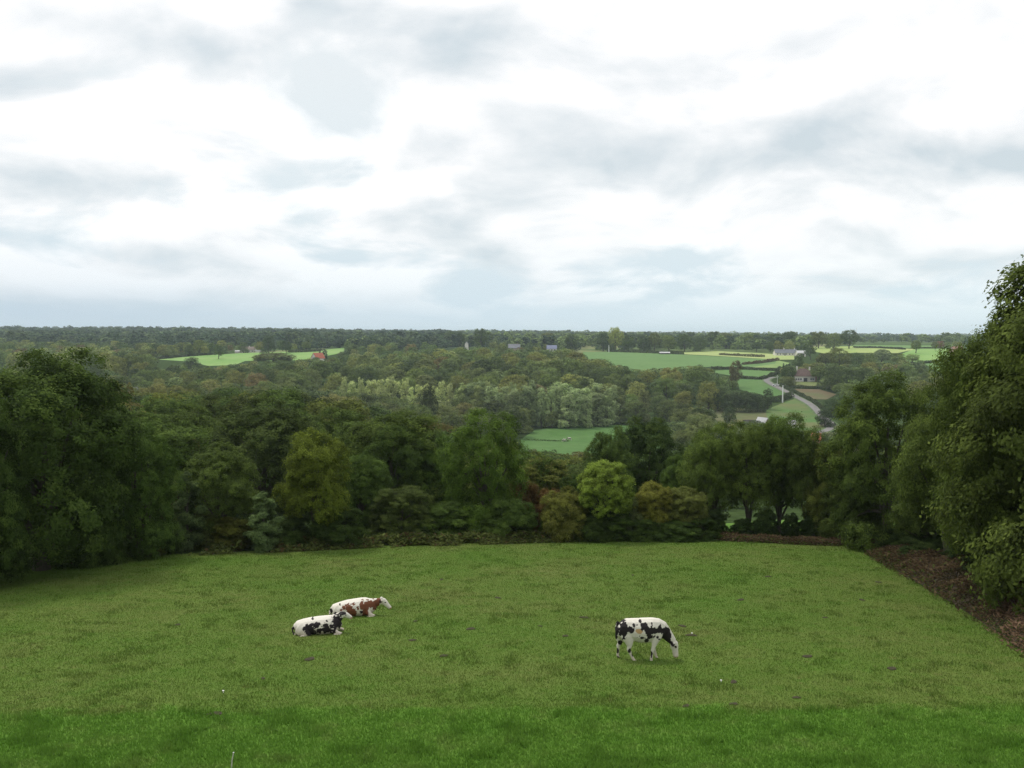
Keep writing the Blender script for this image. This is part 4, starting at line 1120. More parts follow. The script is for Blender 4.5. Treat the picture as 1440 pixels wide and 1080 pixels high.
# --- standing and grazing
q = Q(620, 915, .00218)
def ring(top, bot, zx, ry, y=0.0):
    x, zt = q(zx, top); _, zb = q(zx, bot); return (x, y, (zt + zb) / 2, ry, (zt - zb) / 2)
torso = [ring(350, 500, 290, .15), ring(318, 570, 330, .235), ring(300, 610, 400, .275), ring(298, 622, 480, .29), ring(296, 640, 560, .315), ring(292, 660, 640, .325), ring(290, 656, 720, .318), ring(287, 645, 800, .285), ring(300, 632, 870, .235), ring(345, 625, 935, .18), ring(400, 615, 965, .15)]
neck = [(.60, 0, 1.02, .17, .27), (.74, 0, .93, .135, .225), (.86, 0, .80, .11, .175), (.96, 0, .68, .098, .145), (1.04, 0, .60, .09, .115)]
head = [(1.02, 0, .64, .085, .075), (1.055, 0, .555, .10, .13), (1.075, 0, .45, .092, .13), (1.095, 0, .34, .072, .102), (1.11, 0, .24, .066, .092), (1.12, 0, .155, .074, .088), (1.125, 0, .105, .062, .068)]
def leg(*r): return [(a, b, c, d * 1.12, e * 1.12) for a, b, c, d, e in r]
hind_near = leg((-.46, -.13, 1.02, .12, .22), (-.42, -.165, .80, .105, .19), (-.365, -.175, .62, .07, .115), (-.36, -.175, .50, .046, .068), (-.385, -.17, .40, .044, .060), (-.33, -.165, .27, .033, .040), (-.26, -.165, .13, .036, .042), (-.225, -.165, .07, .034, .040), (-.185, -.165, .025, .048, .055))
hind_far = leg((-.58, .13, 1.0, .11, .20), (-.585, .15, .80, .095, .16), (-.60, .155, .62, .062, .10), (-.635, .155, .50, .046, .066), (-.675, .155, .42, .042, .056), (-.68, .155, .28, .032, .038), (-.69, .155, .13, .036, .042), (-.685, .155, .07, .034, .038), (-.66, .155, .025, .048, .055))
fore_near = leg((.50, -.13, .95, .09, .20), (.46, -.155, .76, .085, .15), (.42, -.165, .60, .058, .085), (.39, -.165, .46, .046, .055), (.365, -.165, .375, .046, .054), (.345, -.165, .25, .032, .036), (.325, -.165, .12, .038, .042), (.32, -.165, .065, .034, .038), (.335, -.165, .022, .047, .052))
fore_far = leg((.50, .13, .92, .08, .18), (.46, .145, .74, .075, .13), (.45, .15, .58, .052, .075), (.445, .15, .44, .042, .050), (.45, .15, .36, .044, .050), (.48, .15, .24, .031, .035), (.51, .15, .12, .037, .040), (.525, .15, .065, .033, .037), (.55, .15, .022, .046, .050))
tail = leg((-.70, 0, 1.24, .035, .035), (-.755, -.01, 1.18, .030, .030), (-.765, -.02, 1.0, .024, .026), (-.758, -.02, .86, .03, .036), (-.75, -.02, .74, .034, .04), (-.745, -.02, .64, .015, .016))
ears = [leg((1.03, s * .07, .565, .03, .02), (1.015, s * .15, .545, .05, .022), (1.0, s * .215, .515, .03, .016)) for s in (-1, 1)]
P = []
for zx, zy, rx, ry, c in ((362, 440, 62, 135, BLACK), (445, 430, 58, 46, BLACK), (510, 370, 20, 22, BLACK), (560, 355, 22, 18, BLACK), (605, 318, 22, 20, BLACK), (640, 385, 36, 42, BLACK), (690, 395, 42, 52, BLACK), (700, 455, 26, 40, BLACK), (765, 440, 40, 62, BLACK), (825, 445, 42, 38, BLACK),
                          (882, 420, 46, 62, BLACK), (985, 560, 78, 132, BLACK), (955, 470, 50, 70, BLACK), (740, 525, 42, 36, BLACK), (692, 590, 30, 34, BLACK), (622, 535, 18, 14, BLACK), (850, 545, 22, 22, BLACK), (880, 575, 26, 18, BLACK), (770, 345, 12, 14, BLACK), (590, 445, 48, 34, (.50, .33, .16)),
                          (450, 745, 26, 34, BLACK), (505, 795, 20, 30, BLACK), (335, 680, 34, 44, BLACK), (300, 795, 20, 40, BLACK), (768, 800, 18, 44, BLACK), (822, 780, 16, 36, BLACK), (290, 895, 34, 22, HORN), (560, 905, 40, 16, HORN), (768, 905, 34, 14, HORN), (860, 905, 34, 16, HORN), (1040, 640, 40, 30, BLACK)):
    a, b = q(zx, zy); P.append((a, b, rx * .00218, ry * .00218, c))
P += [(-.75, 1.17, .075, .17, BLACK), (-.765, .95, .045, .36, BLACK), (1.125, .10, .07, .055, PINK), (1.005, .53, .055, .05, BLACK), (1.10, .455, .035, .035, (.06, .03, .02))]
COW1 = cow_mesh([torso, neck, head, hind_near, hind_far, fore_near, fore_far, tail] + ears, [((-.36, 0, .66), (.15, .12, .12)), ((1.03, 0, .655), (.05, .07, .04))], P, (-.32, .56, .68, 1.22, .585), BLACK, 3)
cow(COW1, 900.3, 928, 31.0, 'white heifer with black blotches standing head down and grazing alone', [(1.092, -.088, .47), (1.092, .088, .47)])

# --- lying, black and white
q2 = Q(420, 645, .00281)
torso2 = [(-.80, .02, .25, .13, .13), (-.70, .02, .285, .25, .22), (-.50, .02, .29, .33, .275), (-.22, 0, .31, .38, .31), (.05, 0, .325, .39, .325), (.30, 0, .33, .37, .335), (.52, 0, .36, .30, .33), (.66, 0, .41, .22, .28), (.76, 0, .48, .15, .2)]
neck2 = [(.60, 0, .48, .16, .24), (.72, .02, .57, .125, .18), (.83, .03, .655, .105, .13), (.90, .04, .69, .09, .10)]
head2 = [(.88, .04, .70, .085, .08), (.95, .05, .675, .10, .11), (1.03, .06, .63, .085, .10), (1.11, .07, .58, .065, .08), (1.17, .08, .545, .058, .066), (1.205, .085, .525, .045, .048)]
thigh2 = leg((-.64, -.20, .33, .10, .22), (-.52, -.28, .24, .115, .20), (-.36, -.33, .15, .09, .12), (-.25, -.36, .08, .055, .06), (-.36, -.40, .055, .042, .045), (-.50, -.42, .05, .038, .04), (-.60, -.42, .045, .04, .045))
fore2 = leg((.50, -.20, .34, .09, .17), (.58, -.26, .20, .075, .10), (.72, -.28, .115, .055, .06), (.84, -.28, .085, .05, .052), (.78, -.31, .05, .038, .038), (.66, -.33, .045, .036, .036), (.58, -.33, .04, .04, .036))
far2 = leg((.55, .20, .28, .07, .12), (.72, .24, .12, .05, .055), (.90, .24, .07, .045, .045))
tail2 = leg((-.80, 0, .34, .03, .03), (-.875, -.03, .27, .026, .026), (-.86, -.08, .14, .028, .03), (-.80, -.14, .07, .035, .03), (-.74, -.18, .04, .02, .018))
ears2 = [leg((.87, s * .06 + .04, .715, .028, .02), (.835, s * .13 + .04, .725, .045, .022), (.805, s * .185 + .04, .72, .026, .015)) for s in (-1, 1)]
P = []
for zx, zy, rx, ry, c in ((330, 550, 62, 72, BLACK), (370, 600, 52, 44, BLACK), (265, 528, 22, 26, BLACK), (410, 490, 48, 32, BLACK), (440, 480, 26, 20, BLACK), (450, 570, 36, 42, BLACK), (495, 550, 28, 24, BLACK), (545, 550, 50, 48, BLACK), (530, 500, 34, 24, BLACK), (520, 595, 20, 26, BLACK), (600, 520, 30, 26, BLACK), (625, 560, 36, 34, BLACK),
                          (600, 600, 22, 18, BLACK), (670, 470, 66, 88, BLACK), (540, 450, 16, 14, BLACK), (365, 432, 16, 8, BLACK), (740, 378, 34, 24, BLACK), (430, 620, 26, 20, BLACK), (120, 585, 26, 52, BLACK)):
    a, b = q2(zx, zy); P.append((a, b, rx * .00281, ry * .00281, c))
P += [(1.20, .52, .05, .06, PINK), (.83, .725, .06, .045, BLACK)]
COW2 = cow_mesh([torso2, neck2, head2, thigh2, fore2, far2, tail2] + ears2, [((.875, .04, .755), (.045, .06, .035))], P, (-.5, .5, .1, .6, .60), BLACK, 7)
cow(COW2, 446.7, 891.5, 35.0, 'white and black heifer lying in the grass, closer of the resting pair', [(1.0, -.045, .675), (1.0, .155, .675)], yaw=.12)
# --- lying, brown and white
q3 = Q(900, 415, .00305)
torso3 = [(-.93, 0, .20, .12, .12), (-.82, 0, .26, .24, .22), (-.60, 0, .285, .33, .275), (-.30, 0, .32, .38, .32), (.0, 0, .345, .39, .34), (.24, 0, .365, .37, .355), (.44, 0, .385, .31, .345), (.60, 0, .42, .23, .285), (.74, 0, .47, .165, .215)]
neck3 = [(.58, 0, .46, .17, .235), (.72, 0, .505, .135, .19), (.86, 0, .545, .115, .15), (.98, 0, .575, .105, .125)]
head3 = [(.97, 0, .63, .085, .085), (1.06, 0, .585, .10, .125), (1.14, -.01, .51, .09, .115), (1.22, -.02, .43, .068, .092), (1.285, -.03, .365, .058, .075), (1.335, -.035, .325, .062, .066), (1.365, -.04, .305, .045, .045)]
thigh3 = leg((-.76, -.20, .32, .10, .22), (-.62, -.28, .24, .115, .20), (-.46, -.33, .15, .09, .12), (-.35, -.36, .08, .055, .06), (-.48, -.40, .055, .042, .045), (-.62, -.42, .05, .038, .04), (-.70, -.42, .045, .04, .045))
fore3 = leg((.44, -.20, .34, .09, .17), (.50, -.26, .20, .075, .10), (.62, -.28, .12, .055, .065), (.74, -.28, .085, .05, .052), (.66, -.31, .05, .038, .038), (.54, -.33, .045, .036, .036), (.46, -.33, .04, .04, .036))
tail3 = leg((-.92, 0, .30, .03, .03), (-.99, -.03, .22, .026, .026), (-.975, -.08, .12, .03, .03), (-.91, -.13, .06, .035, .03), (-.85, -.17, .04, .02, .018))
ears3 = [leg((1.0, s * .07, .635, .028, .022), (.975, s * .14, .60, .045, .024), (.955, s * .20, .56, .026, .015)) for s in (-1, 1)]
P = []
for zx, zy, rx, ry, c in ((820, 280, 60, 44, BROWN), (855, 340, 72, 62, BROWN), (880, 390, 54, 30, BROWN), (890, 230, 20, 16, BROWN), (735, 300, 16, 16, BROWN), (990, 250, 28, 52, BROWN), (1050, 260, 52, 56, BROWN), (1120, 250, 72, 52, BROWN), (1190, 225, 56, 42, BROWN), (1035, 350, 40, 58, BROWN), (1155, 290, 44, 40, BROWN),
                          (945, 290, 14, 14, BROWN), (980, 330, 18, 22, BLACK), (665, 345, 26, 22, BLACK), (600, 330, 24, 26, BLACK), (590, 380, 26, 22, BLACK), (750, 375, 18, 16, BLACK), (712, 245, 12, 10, BLACK), (760, 270, 20, 16, BROWN)):
    a, b = q3(zx, zy); P.append((a, b, rx * .00305, ry * .00305, c))
P += [(1.37, .285, .05, .05, (.42, .14, .10)), (.97, .595, .05, .045, (.03, .018, .015), -1), (1.145, .545, .035, .03, (.05, .02, .015))]
COW3 = cow_mesh([torso3, neck3, head3, thigh3, fore3, tail3] + ears3, [((1.0, 0, .70), (.055, .075, .05))], P, (-.45, .35, .1, .6, .63), BROWN, 13)
cow(COW3, 500, 866, 38.0, 'white and brown heifer lying with raised head behind the black and white one', [(1.145, -.095, .545), (1.145, .08, .545)], yaw=.06)
far_cow = cow(COW1, 794, 622, 31.0, 'tiny pale cow in the valley meadow seen beside an airy green treetop', [], yaw=2.6, scale=1.05)
far_cow2 = cow(COW1, 800, 619.5, 31.0, 'second tiny pale cow in the valley meadow, half hidden by the airy treetop', [], yaw=-.4, scale=1.0)

# ------------------------------------------------------------------ houses and farm buildings
PLASTER = simple('white_plaster', (.72, .69, .62), .9, .12, .6); STONE = simple('pale_stone', (.42, .37, .30), .95, .3, 1.2); BRICK = simple('brick', (.36, .19, .14), .95, .3, 1.5)
SLATE = simple('slate', (.17, .18, .20), .6, .3, .8); SLATE_BLUE = simple('blue_slate', (.16, .18, .27), .6, .25, .8); TILE_BROWN = simple('brown_tile', (.15, .10, .085), .85, .3, .8)
TILE_RED = simple('red_tile', (.42, .13, .075), .85, .25, .8); METAL_ROOF = simple('pale_metal', (.50, .50, .50), .5, .15, .4); DARKWOOD = simple('dark_wood', (.05, .045, .04), .9, .3, 2)
PAINT = simple('white_paint', (.8, .8, .78), .6); CONC = simple('concrete', (.62, .61, .58), .9, .15, 1.5)
GLASS, _nt, _b = nt_new('window_glass'); _b.inputs['Base Color'].default_value = (.03, .035, .04, 1); _b.inputs['Roughness'].default_value = .08
def house(name, label, u, vb, wpx, eave_px, ridge_px, depth, wall_m, roof_m, roof='gable', D=None, yaw=0.0, wins=(), doors=(), chim=(), cat='house', over=.35, annex=None):
    if D is None: x, y, z = hit(u, vb, 60, 3500)
    else: x, y = X(u, D), D; z = h1(x, y)
    k = y / F; w = wpx * k; base_z = Z(vb, y)
    eave, ridge = eave_px * k, ridge_px * k; b = min(z, base_z) - .4
    o = empty(name, (x, y, base_z), yaw); dz = b - base_z
    hw = w / 2
    bm = bmesh.new(); add_box(bm, -hw, hw, 0, depth, dz, eave)
    if roof == 'gable':
        for s in (-1, 1): add_face(bm, [(s * hw, 0, eave), (s * hw, depth, eave), (s * hw, depth / 2, ridge - .12)])
    elif roof == 'side':
        for yy in (0, depth): add_face(bm, [(-hw, yy, eave), (hw, yy, eave), (0, yy, ridge - .12)])
    link('wall', bm_mesh('wall', bm, wall_m), o)
    bm = bmesh.new(); t = .18; e = over
    if roof == 'gable':
        for s in (0, 1):
            ye, de = (-e, -e) if s == 0 else (depth + e, e)
            ze = eave - e * (ridge - eave) / (depth / 2)
            pts = [(-hw - e, ye, ze), (hw + e, ye, ze), (hw + e, depth / 2, ridge), (-hw - e, depth / 2, ridge)]
            vs = [bm.verts.new(p) for p in pts] + [bm.verts.new((p[0], p[1], p[2] + t)) for p in pts]
            for f in ((0,3,2,1),(4,5,6,7),(0,1,5,4),(1,2,6,5),(2,3,7,6),(3,0,4,7)): bm.faces.new([vs[i] for i in f])
    elif roof == 'side':
        for s in (-1, 1):
            ze = eave - e * (ridge - eave) / hw
            pts = [(s * (hw + e), -e, ze), (s * (hw + e), depth + e, ze), (0, depth + e, ridge), (0, -e, ridge)]
            vs = [bm.verts.new(p) for p in pts] + [bm.verts.new((p[0], p[1], p[2] + t)) for p in pts]
            for f in ((0,3,2,1),(4,5,6,7),(0,1,5,4),(1,2,6,5),(2,3,7,6),(3,0,4,7)): bm.faces.new([vs[i] for i in f])
    else:
        r = min(depth / 2, hw * .75); pts = [(-hw-e, -e, eave), (hw+e, -e, eave), (hw+e, depth+e, eave), (-hw-e, depth+e, eave)]
        q = [(-hw + r, depth / 2, ridge), (hw - r, depth / 2, ridge)]
        add_face(bm, [pts[0], pts[1], q[1], q[0]]); add_face(bm, [pts[1], pts[2], q[1]]); add_face(bm, [pts[2], pts[3], q[0], q[1]]); add_face(bm, [pts[3], pts[0], q[0]]); add_face(bm, pts[::-1])
    bmesh.ops.recalc_face_normals(bm, faces=bm.faces)
    rf = link('roof', bm_mesh('roof', bm, roof_m), o)
    for (fx, hh) in chim:
        bm = bmesh.new(); cx = fx * w; add_box(bm, cx - .4, cx + .4, depth / 2 - .35, depth / 2 + .35, ridge - 1.2, ridge + hh); add_box(bm, cx - .48, cx + .48, depth / 2 - .43, depth / 2 + .43, ridge + hh, ridge + hh + .15)
        link('chimney', bm_mesh('chimney', bm, wall_m), rf)
    for (fx, ww, z0, z1) in wins:
        bm = bmesh.new(); cx = fx * w; f = .09
        add_box(bm, cx - ww/2, cx - ww/2 + f, -.06, -.003, z0, z1); add_box(bm, cx + ww/2 - f, cx + ww/2, -.06, -.003, z0, z1); add_box(bm, cx - ww/2 + f, cx + ww/2 - f, -.06, -.003, z0, z0 + f); add_box(bm, cx - ww/2 + f, cx + ww/2 - f, -.06, -.003, z1 - f, z1); add_box(bm, cx - .03, cx + .03, -.058, -.003, z0 + f, z1 - f)
        wn = link('window', bm_mesh('window', bm, PAINT), o)
        bm = bmesh.new(); add_box(bm, cx - ww/2 + f, cx - .03, -.03, -.004, z0 + f, z1 - f); add_box(bm, cx + .03, cx + ww/2 - f, -.03, -.004, z0 + f, z1 - f); link('pane', bm_mesh('pane', bm, GLASS), wn)
    for (fx, ww, hh, m) in doors:
        bm = bmesh.new(); cx = fx * w; add_box(bm, cx - ww/2, cx + ww/2, -.07, -.003, -.1, hh); link('door', bm_mesh('door', bm, m), o)
    if annex:
        a0, a1, ah, am = annex; bm = bmesh.new(); add_box(bm, a0 * w, a1 * w, .8, depth * .7, dz, ah); link('annex', bm_mesh('annex', bm, am), o)
    return tag(o, label, cat)
W_ = lambda *a: [(f, 1.25, .9, 2.2) for f in a]
house('bungalow', 'white walled bungalow with steep brown hipped roof above the lane', 1132, 536.5, 29, 7.2, 18, 9.5, PLASTER, TILE_BROWN, 'hip', wins=W_(-.42, -.31, -.20, .30, .40), doors=[(.02, 2.6, 2.4, DARKWOOD), (-.09, 1.0, 2.2, PAINT)], chim=[(-.30, 1.3), (.32, .9)], annex=(.505, .60, 3.2, BRICK))
house('farmhouse', 'long low farmhouse with grey slate roof and pale walls amid lime fields', 1106, 500.3, 31, 4.0, 8.8, 9, PLASTER, SLATE, wins=W_(-.40, -.28, -.15, .0, .14, .28, .42), doors=[(-.07, 1.1, 2.1, DARKWOOD)], chim=[(-.06, 1.2), (.42, 1.2)], cat='farmhouse')
house('barn', 'pale walled barn adjoining the long slate-roofed farmhouse', 1127.5, 501.5, 11.5, 5.2, 8.2, 8, PLASTER, METAL_ROOF, doors=[(.1, 3.0, 2.6, DARKWOOD)], cat='barn')
house('cottage', 'white cottage with low dull roof at the top of the sunny meadow', 348, 496, 19, 4.4, 8.2, 9, PLASTER, simple('weathered_tile', (.22, .18, .15), .9, .25, .8), wins=W_(-.35, -.12, .12, .36), doors=[(0, 1.1, 2.1, DARKWOOD)], chim=[(.05, .8)], cat='cottage')
house('outbuilding', 'low white outbuilding on the lone tree\'s side of the white cottage', 333.5, 496.5, 6.5, 2.4, 3.6, 4, PLASTER, METAL_ROOF, cat='shed')
house('outbuilding', 'low white lean-to between the white cottage and the big dark tree', 362.5, 496, 6.5, 2.6, 3.8, 4, PLASTER, METAL_ROOF, cat='shed')
house('house', 'white gabled house with bright red tiled roof at the wood\'s edge', 441, 508, 12, 4.5, 11.5, 9, PLASTER, TILE_RED, 'side', yaw=-.75, wins=W_(-.25, .25), cat='house')
house('house', 'house showing only its grey slate roof over the hillside wood', 723, 493, 16, 3.5, 9, 9, STONE, SLATE, D=880, chim=[(.3, .8)])
house('house', 'white house with blue slate roof poking out of the hillside wood', 776, 494.5, 13.5, 4.2, 8.8, 9, PLASTER, SLATE_BLUE, D=880, wins=W_(-.3, .0, .3))
house('house', 'small greyish roof half sunk in the near valley wood', 189, 553, 12, 4.0, 7.5, 8, BRICK, SLATE, D=470, yaw=.5)
house('house', 'tall narrow white gable end between skyline trees', 656, 490, 4.5, 6.5, 9.5, 9, PLASTER, SLATE, 'side', D=960)
house('shed', 'long dark-roofed shed behind the hedgerow trees', 1059, 601, 20, 4.5, 9.5, 6, STONE, DARKWOOD, cat='shed')
house('outhouse', 'grey-roofed brick outhouse by the dark-roofed shed', 1079, 602, 9, 7.5, 14, 6, BRICK, METAL_ROOF, 'side', yaw=.5, cat='shed')
house('shed', 'small white shed with pale roof in the green roadside slope', 1111, 602, 13, 5.5, 10, 6, PLASTER, METAL_ROOF, yaw=-.35, cat='shed')
house('hut', 'little hut with pale pitched roof at the lane\'s lowest bend', 1165.5, 600, 7, 2.8, 5.6, 5, STONE, simple('stone_roof', (.33, .31, .29), .9, .3, .8), yaw=.4, cat='hut')
house('house', 'red roof corner glimpsed over the dark hedgerow tree', 1149, 622, 11, 3.5, 11, 7, BRICK, TILE_RED, D=300, yaw=-.3)
house('shelter', 'low pale-roofed field shelter at the hedge of the hillside field', 935, 498.4, 14, 2.0, 3.4, 5, DARKWOOD, METAL_ROOF, cat='shelter')
house('house', 'pinkish house half hidden by the spindly ash', 1347, 495, 13, 4, 7.5, 9, simple('pink_plaster', (.40, .27, .22), .9, .2, .6), simple('old_tile', (.30, .17, .13), .9, .3, .8), D=900)
house('house', 'tiny sunlit white house among the plateau trees past the farmhouse', 1077, 486, 6, 3, 5, 8, PLASTER, SLATE, D=1150)
house('house', 'small cream house among trees above the lime pasture', 1047, 487, 9, 3, 5, 8, STONE, TILE_BROWN, D=1120)

def pole(name, label, u, vt, vb, r, mat, cat, arm=False, D=None):
    if D is None: x, y, z = hit(u, vb, 60, 4000)
    else: x, y = X(u, D), D; z = Z(vb, y)
    hgt = (vb - vt) * y / F; o = empty(name, (x, y, z))
    q = tube_quads([(0, 0, -.5), (0, 0, hgt * .5), (0, 0, hgt)], [r, r * .85, r * .65], 10); link('shaft', np_mesh('shaft', np.array(q), len(q) // 4, 4, [mat]), o)
    bm = bmesh.new(); add_box(bm, -r * .9, r * .9, -r * .9, r * .9, hgt + .003, hgt + .12)
    if arm: add_box(bm, -1.0, 1.0, -.08, .08, hgt - .6, hgt - .45)
    link('cap', bm_mesh('cap', bm, mat), o)
    return tag(o, label, cat)
pole('utility_pole', 'tall white concrete pole at the top of the roadside slope', 1100.5, 542.5, 566, .38, PAINT, 'pole')
pole('utility_pole', 'thin grey pole by the lane below the cypresses', 1093, 528, 544, .16, CONC, 'pole', True)
pole('silo', 'slim white tower far off on the skyline', 726.5, 466.5, 474, 1.7, PAINT, 'tower', D=2500)
pole('silo', 'white post-like tower beside the tallest yellow-green skyline tree', 856, 485.5, 496, .4, PAINT, 'tower', D=985)
pole('antenna_mast', 'hair-thin mast rising from the skyline past the farmhouse', 1203, 461.5, 478, .22, CONC, 'mast', True, D=1300)

def car(u, v):
    x, y, z = hit(u, v, 60, 3000); o = empty('car', (x, y, z + .30), 2.35)
    prof = [(-2.0, .35), (-2.0, .75), (-1.85, .95), (-1.5, 1.02), (-1.15, 1.48), (.35, 1.50), (.95, 1.02), (1.75, .90), (2.0, .68), (2.0, .35)]
    bm = bmesh.new(); rings = []
    for yy, s in ((-.85, .93), (-.78, 1.0), (.78, 1.0), (.85, .93)): rings.append([bm.verts.new((a * s, yy * (1 if b < 1.1 else .85), .35 + (b - .35) * s)) for a, b in prof])
    for r0, r1 in zip(rings[:-1], rings[1:]):
        for k in range(len(prof)): bm.faces.new((r0[k], r0[(k+1) % len(prof)], r1[(k+1) % len(prof)], r1[k]))
    bm.faces.new(rings[0][::-1]); bm.faces.new(rings[-1]); bmesh.ops.recalc_face_normals(bm, faces=bm.faces)
    link('body', bm_mesh('body', bm, simple('car_paint', (.75, .75, .74), .3)), o)
    bm = bmesh.new(); add_face(bm, [(.45, -.6, 1.47), (.45, .6, 1.47), (.98, .66, 1.05), (.98, -.66, 1.05)]); add_face(bm, [(-1.2, -.6, 1.45), (-1.52, -.66, 1.06), (-1.52, .66, 1.06), (-1.2, .6, 1.45)])
    for s in (-1, 1): add_face(bm, [(-1.1, s * .79, 1.42), (.3, s * .79, 1.42), (.75, s * .84, 1.05), (-1.35, s * .84, 1.05)])
    for vv in bm.verts: vv.co *= 1.012
    link('window', bm_mesh('window', bm, GLASS), o)
    rub = simple('rubber', (.02, .02, .02), .9)
    for sx in (-1.25, 1.25):
        for sy in (-.78, .78):
            q = tube_quads([(0, -.11, 0), (0, .11, 0)], [.32, .32], 16); b2 = np.array(q); c = []
            for yy in (-.11, .11):
                for k in range(16):
                    a0, a1 = k * math.pi / 8, (k + 1) * math.pi / 8; c += [(0, yy, 0), (.32 * math.cos(a0), yy, .32 * math.sin(a0)), (.32 * math.cos(a1), yy, .32 * math.sin(a1)), (0, yy, 0)]
            vv = np.concatenate([b2, np.array(c)]); link('wheel', np_mesh('wheel', vv, len(vv) // 4, 4, [rub]), o, (sx, sy, .32))
    tag(o, 'small white car driving on the lane near the white pole', 'car')
car(1091, 543.5)

# ------------------------------------------------------------------ small things lying in the pasture
DUNG = simple('dung', (.060, .052, .026), .95, .4, 8)
def dung(seed):
    bm = bmesh.new(); r = random.Random(seed); n = 18; rings = []
    for (f, h) in ((1, 0), (.9, .03), (.62, .05), (.3, .04)):
        rings.append([bm.verts.new((math.cos(a) * f * (.20 + .035 * math.sin(3 * a + seed) + r.uniform(-.012, .012)), math.sin(a) * f * (.17 + .03 * math.cos(2 * a + seed)), h * (1 + r.uniform(-.25, .25)))) for a in [2 * math.pi * k / n for k in range(n)]])
    for a, b in zip(rings[:-1], rings[1:]):
        for k in range(n): bm.faces.new((a[k], a[(k+1) % n], b[(k+1) % n], b[k]))
    bm.faces.new(rings[-1])
    return bm_mesh('cow_pat', bm, DUNG)
PATS = [dung(i) for i in range(4)]
for i, (u, v) in enumerate(((621, 816), (584, 875), (662, 886), (624, 924), (370, 956), (303, 1006), (435, 929), (580, 902), (1042, 845), (822, 870), (760, 882), (795, 896), (972, 895), (960, 882), (1135, 925), (1254, 942), (1032, 961), (965, 995), (1032, 992), (1235, 820), (1212, 845), (1120, 983), (700, 842), (250, 880), (890, 810), (1080, 812), (1160, 870))):
    x, y, z = hit(u, v); o = link('cow_pat', PATS[i % 4], None, (x, y, z + .045)); s = random.uniform(.35, .85); o.scale = (s * 1.25, s, s * .7); o.rotation_euler = (0, 0, random.uniform(0, 6))
    tag(o, 'dark flattened cow pat lying in the grazed grass', 'cow pat', 'cow pats scattered over the pasture')
FLOWER = simple('white_cap', (.82, .80, .76), .7)
for (u, v, lab) in ((314, 976, 'single small white mushroom in the grass near the black and white cow\'s side'), (1014, 961, 'small white mushroom beside a dark cow pat below the grazing heifer'), (973, 894, 'tiny white mushroom just ahead of the grazing heifer\'s nose')):
    x, y, z = hit(u, v); o = empty('mushroom', (x, y, z + .02)); o.scale = (1.1, 1.1, .75)
    q = tube_quads([(0, 0, 0), (0, 0, .06), (.004, 0, .10)], [.013, .011, .010], 8); link('stem', np_mesh('stem', np.array(q), len(q) // 4, 4, [FLOWER]), o)
    bm = bmesh.new(); m = bmesh.ops.create_uvsphere(bm, u_segments=12, v_segments=8, radius=.03)
    for vv in bm.verts: vv.co.z = max(vv.co.z, -.008) * .8 + .10
    link('mushroom_cap', bm_mesh('mushroom_cap', bm, FLOWER), o); tag(o, lab, 'mushroom')
x, y, z = hit(325, 1083); o = empty('stake', (x, y, z)); q = tube_quads([(0, 0, -.1), (.02, 0, .2), (.06, 0, .40)], [.016, .014, .012], 8)
link('shaft', np_mesh('shaft', np.array(q), len(q) // 4, 4, [simple('pale_wood', (.6, .57, .5), .8)]), o)
bm = bmesh.new(); blob(bm, (.06, 0, .40), (.018, .018, .012)); link('tip', bm_mesh('tip', bm, PAINT), o); tag(o, 'thin pale stake sticking out of the lush near grass', 'stake')

# ------------------------------------------------------------------ sky, sun, air
SUN_EL, SUN_AZ = math.radians(60), math.radians(318)      # azimuth clockwise from straight ahead: high, ahead and to the left
sun = bpy.data.lights.new('sun', 'SUN'); SUN = link('sun', sun)
sun.energy = 1.9; sun.angle = math.radians(12); sun.color = (1.0, 0.96, 0.90)
_d = Vector((math.sin(SUN_AZ) * math.cos(SUN_EL), math.cos(SUN_AZ) * math.cos(SUN_EL), math.sin(SUN_EL)))
SUN.rotation_euler = _d.to_track_quat('Z', 'Y').to_euler()
SUN.location = _d * 60

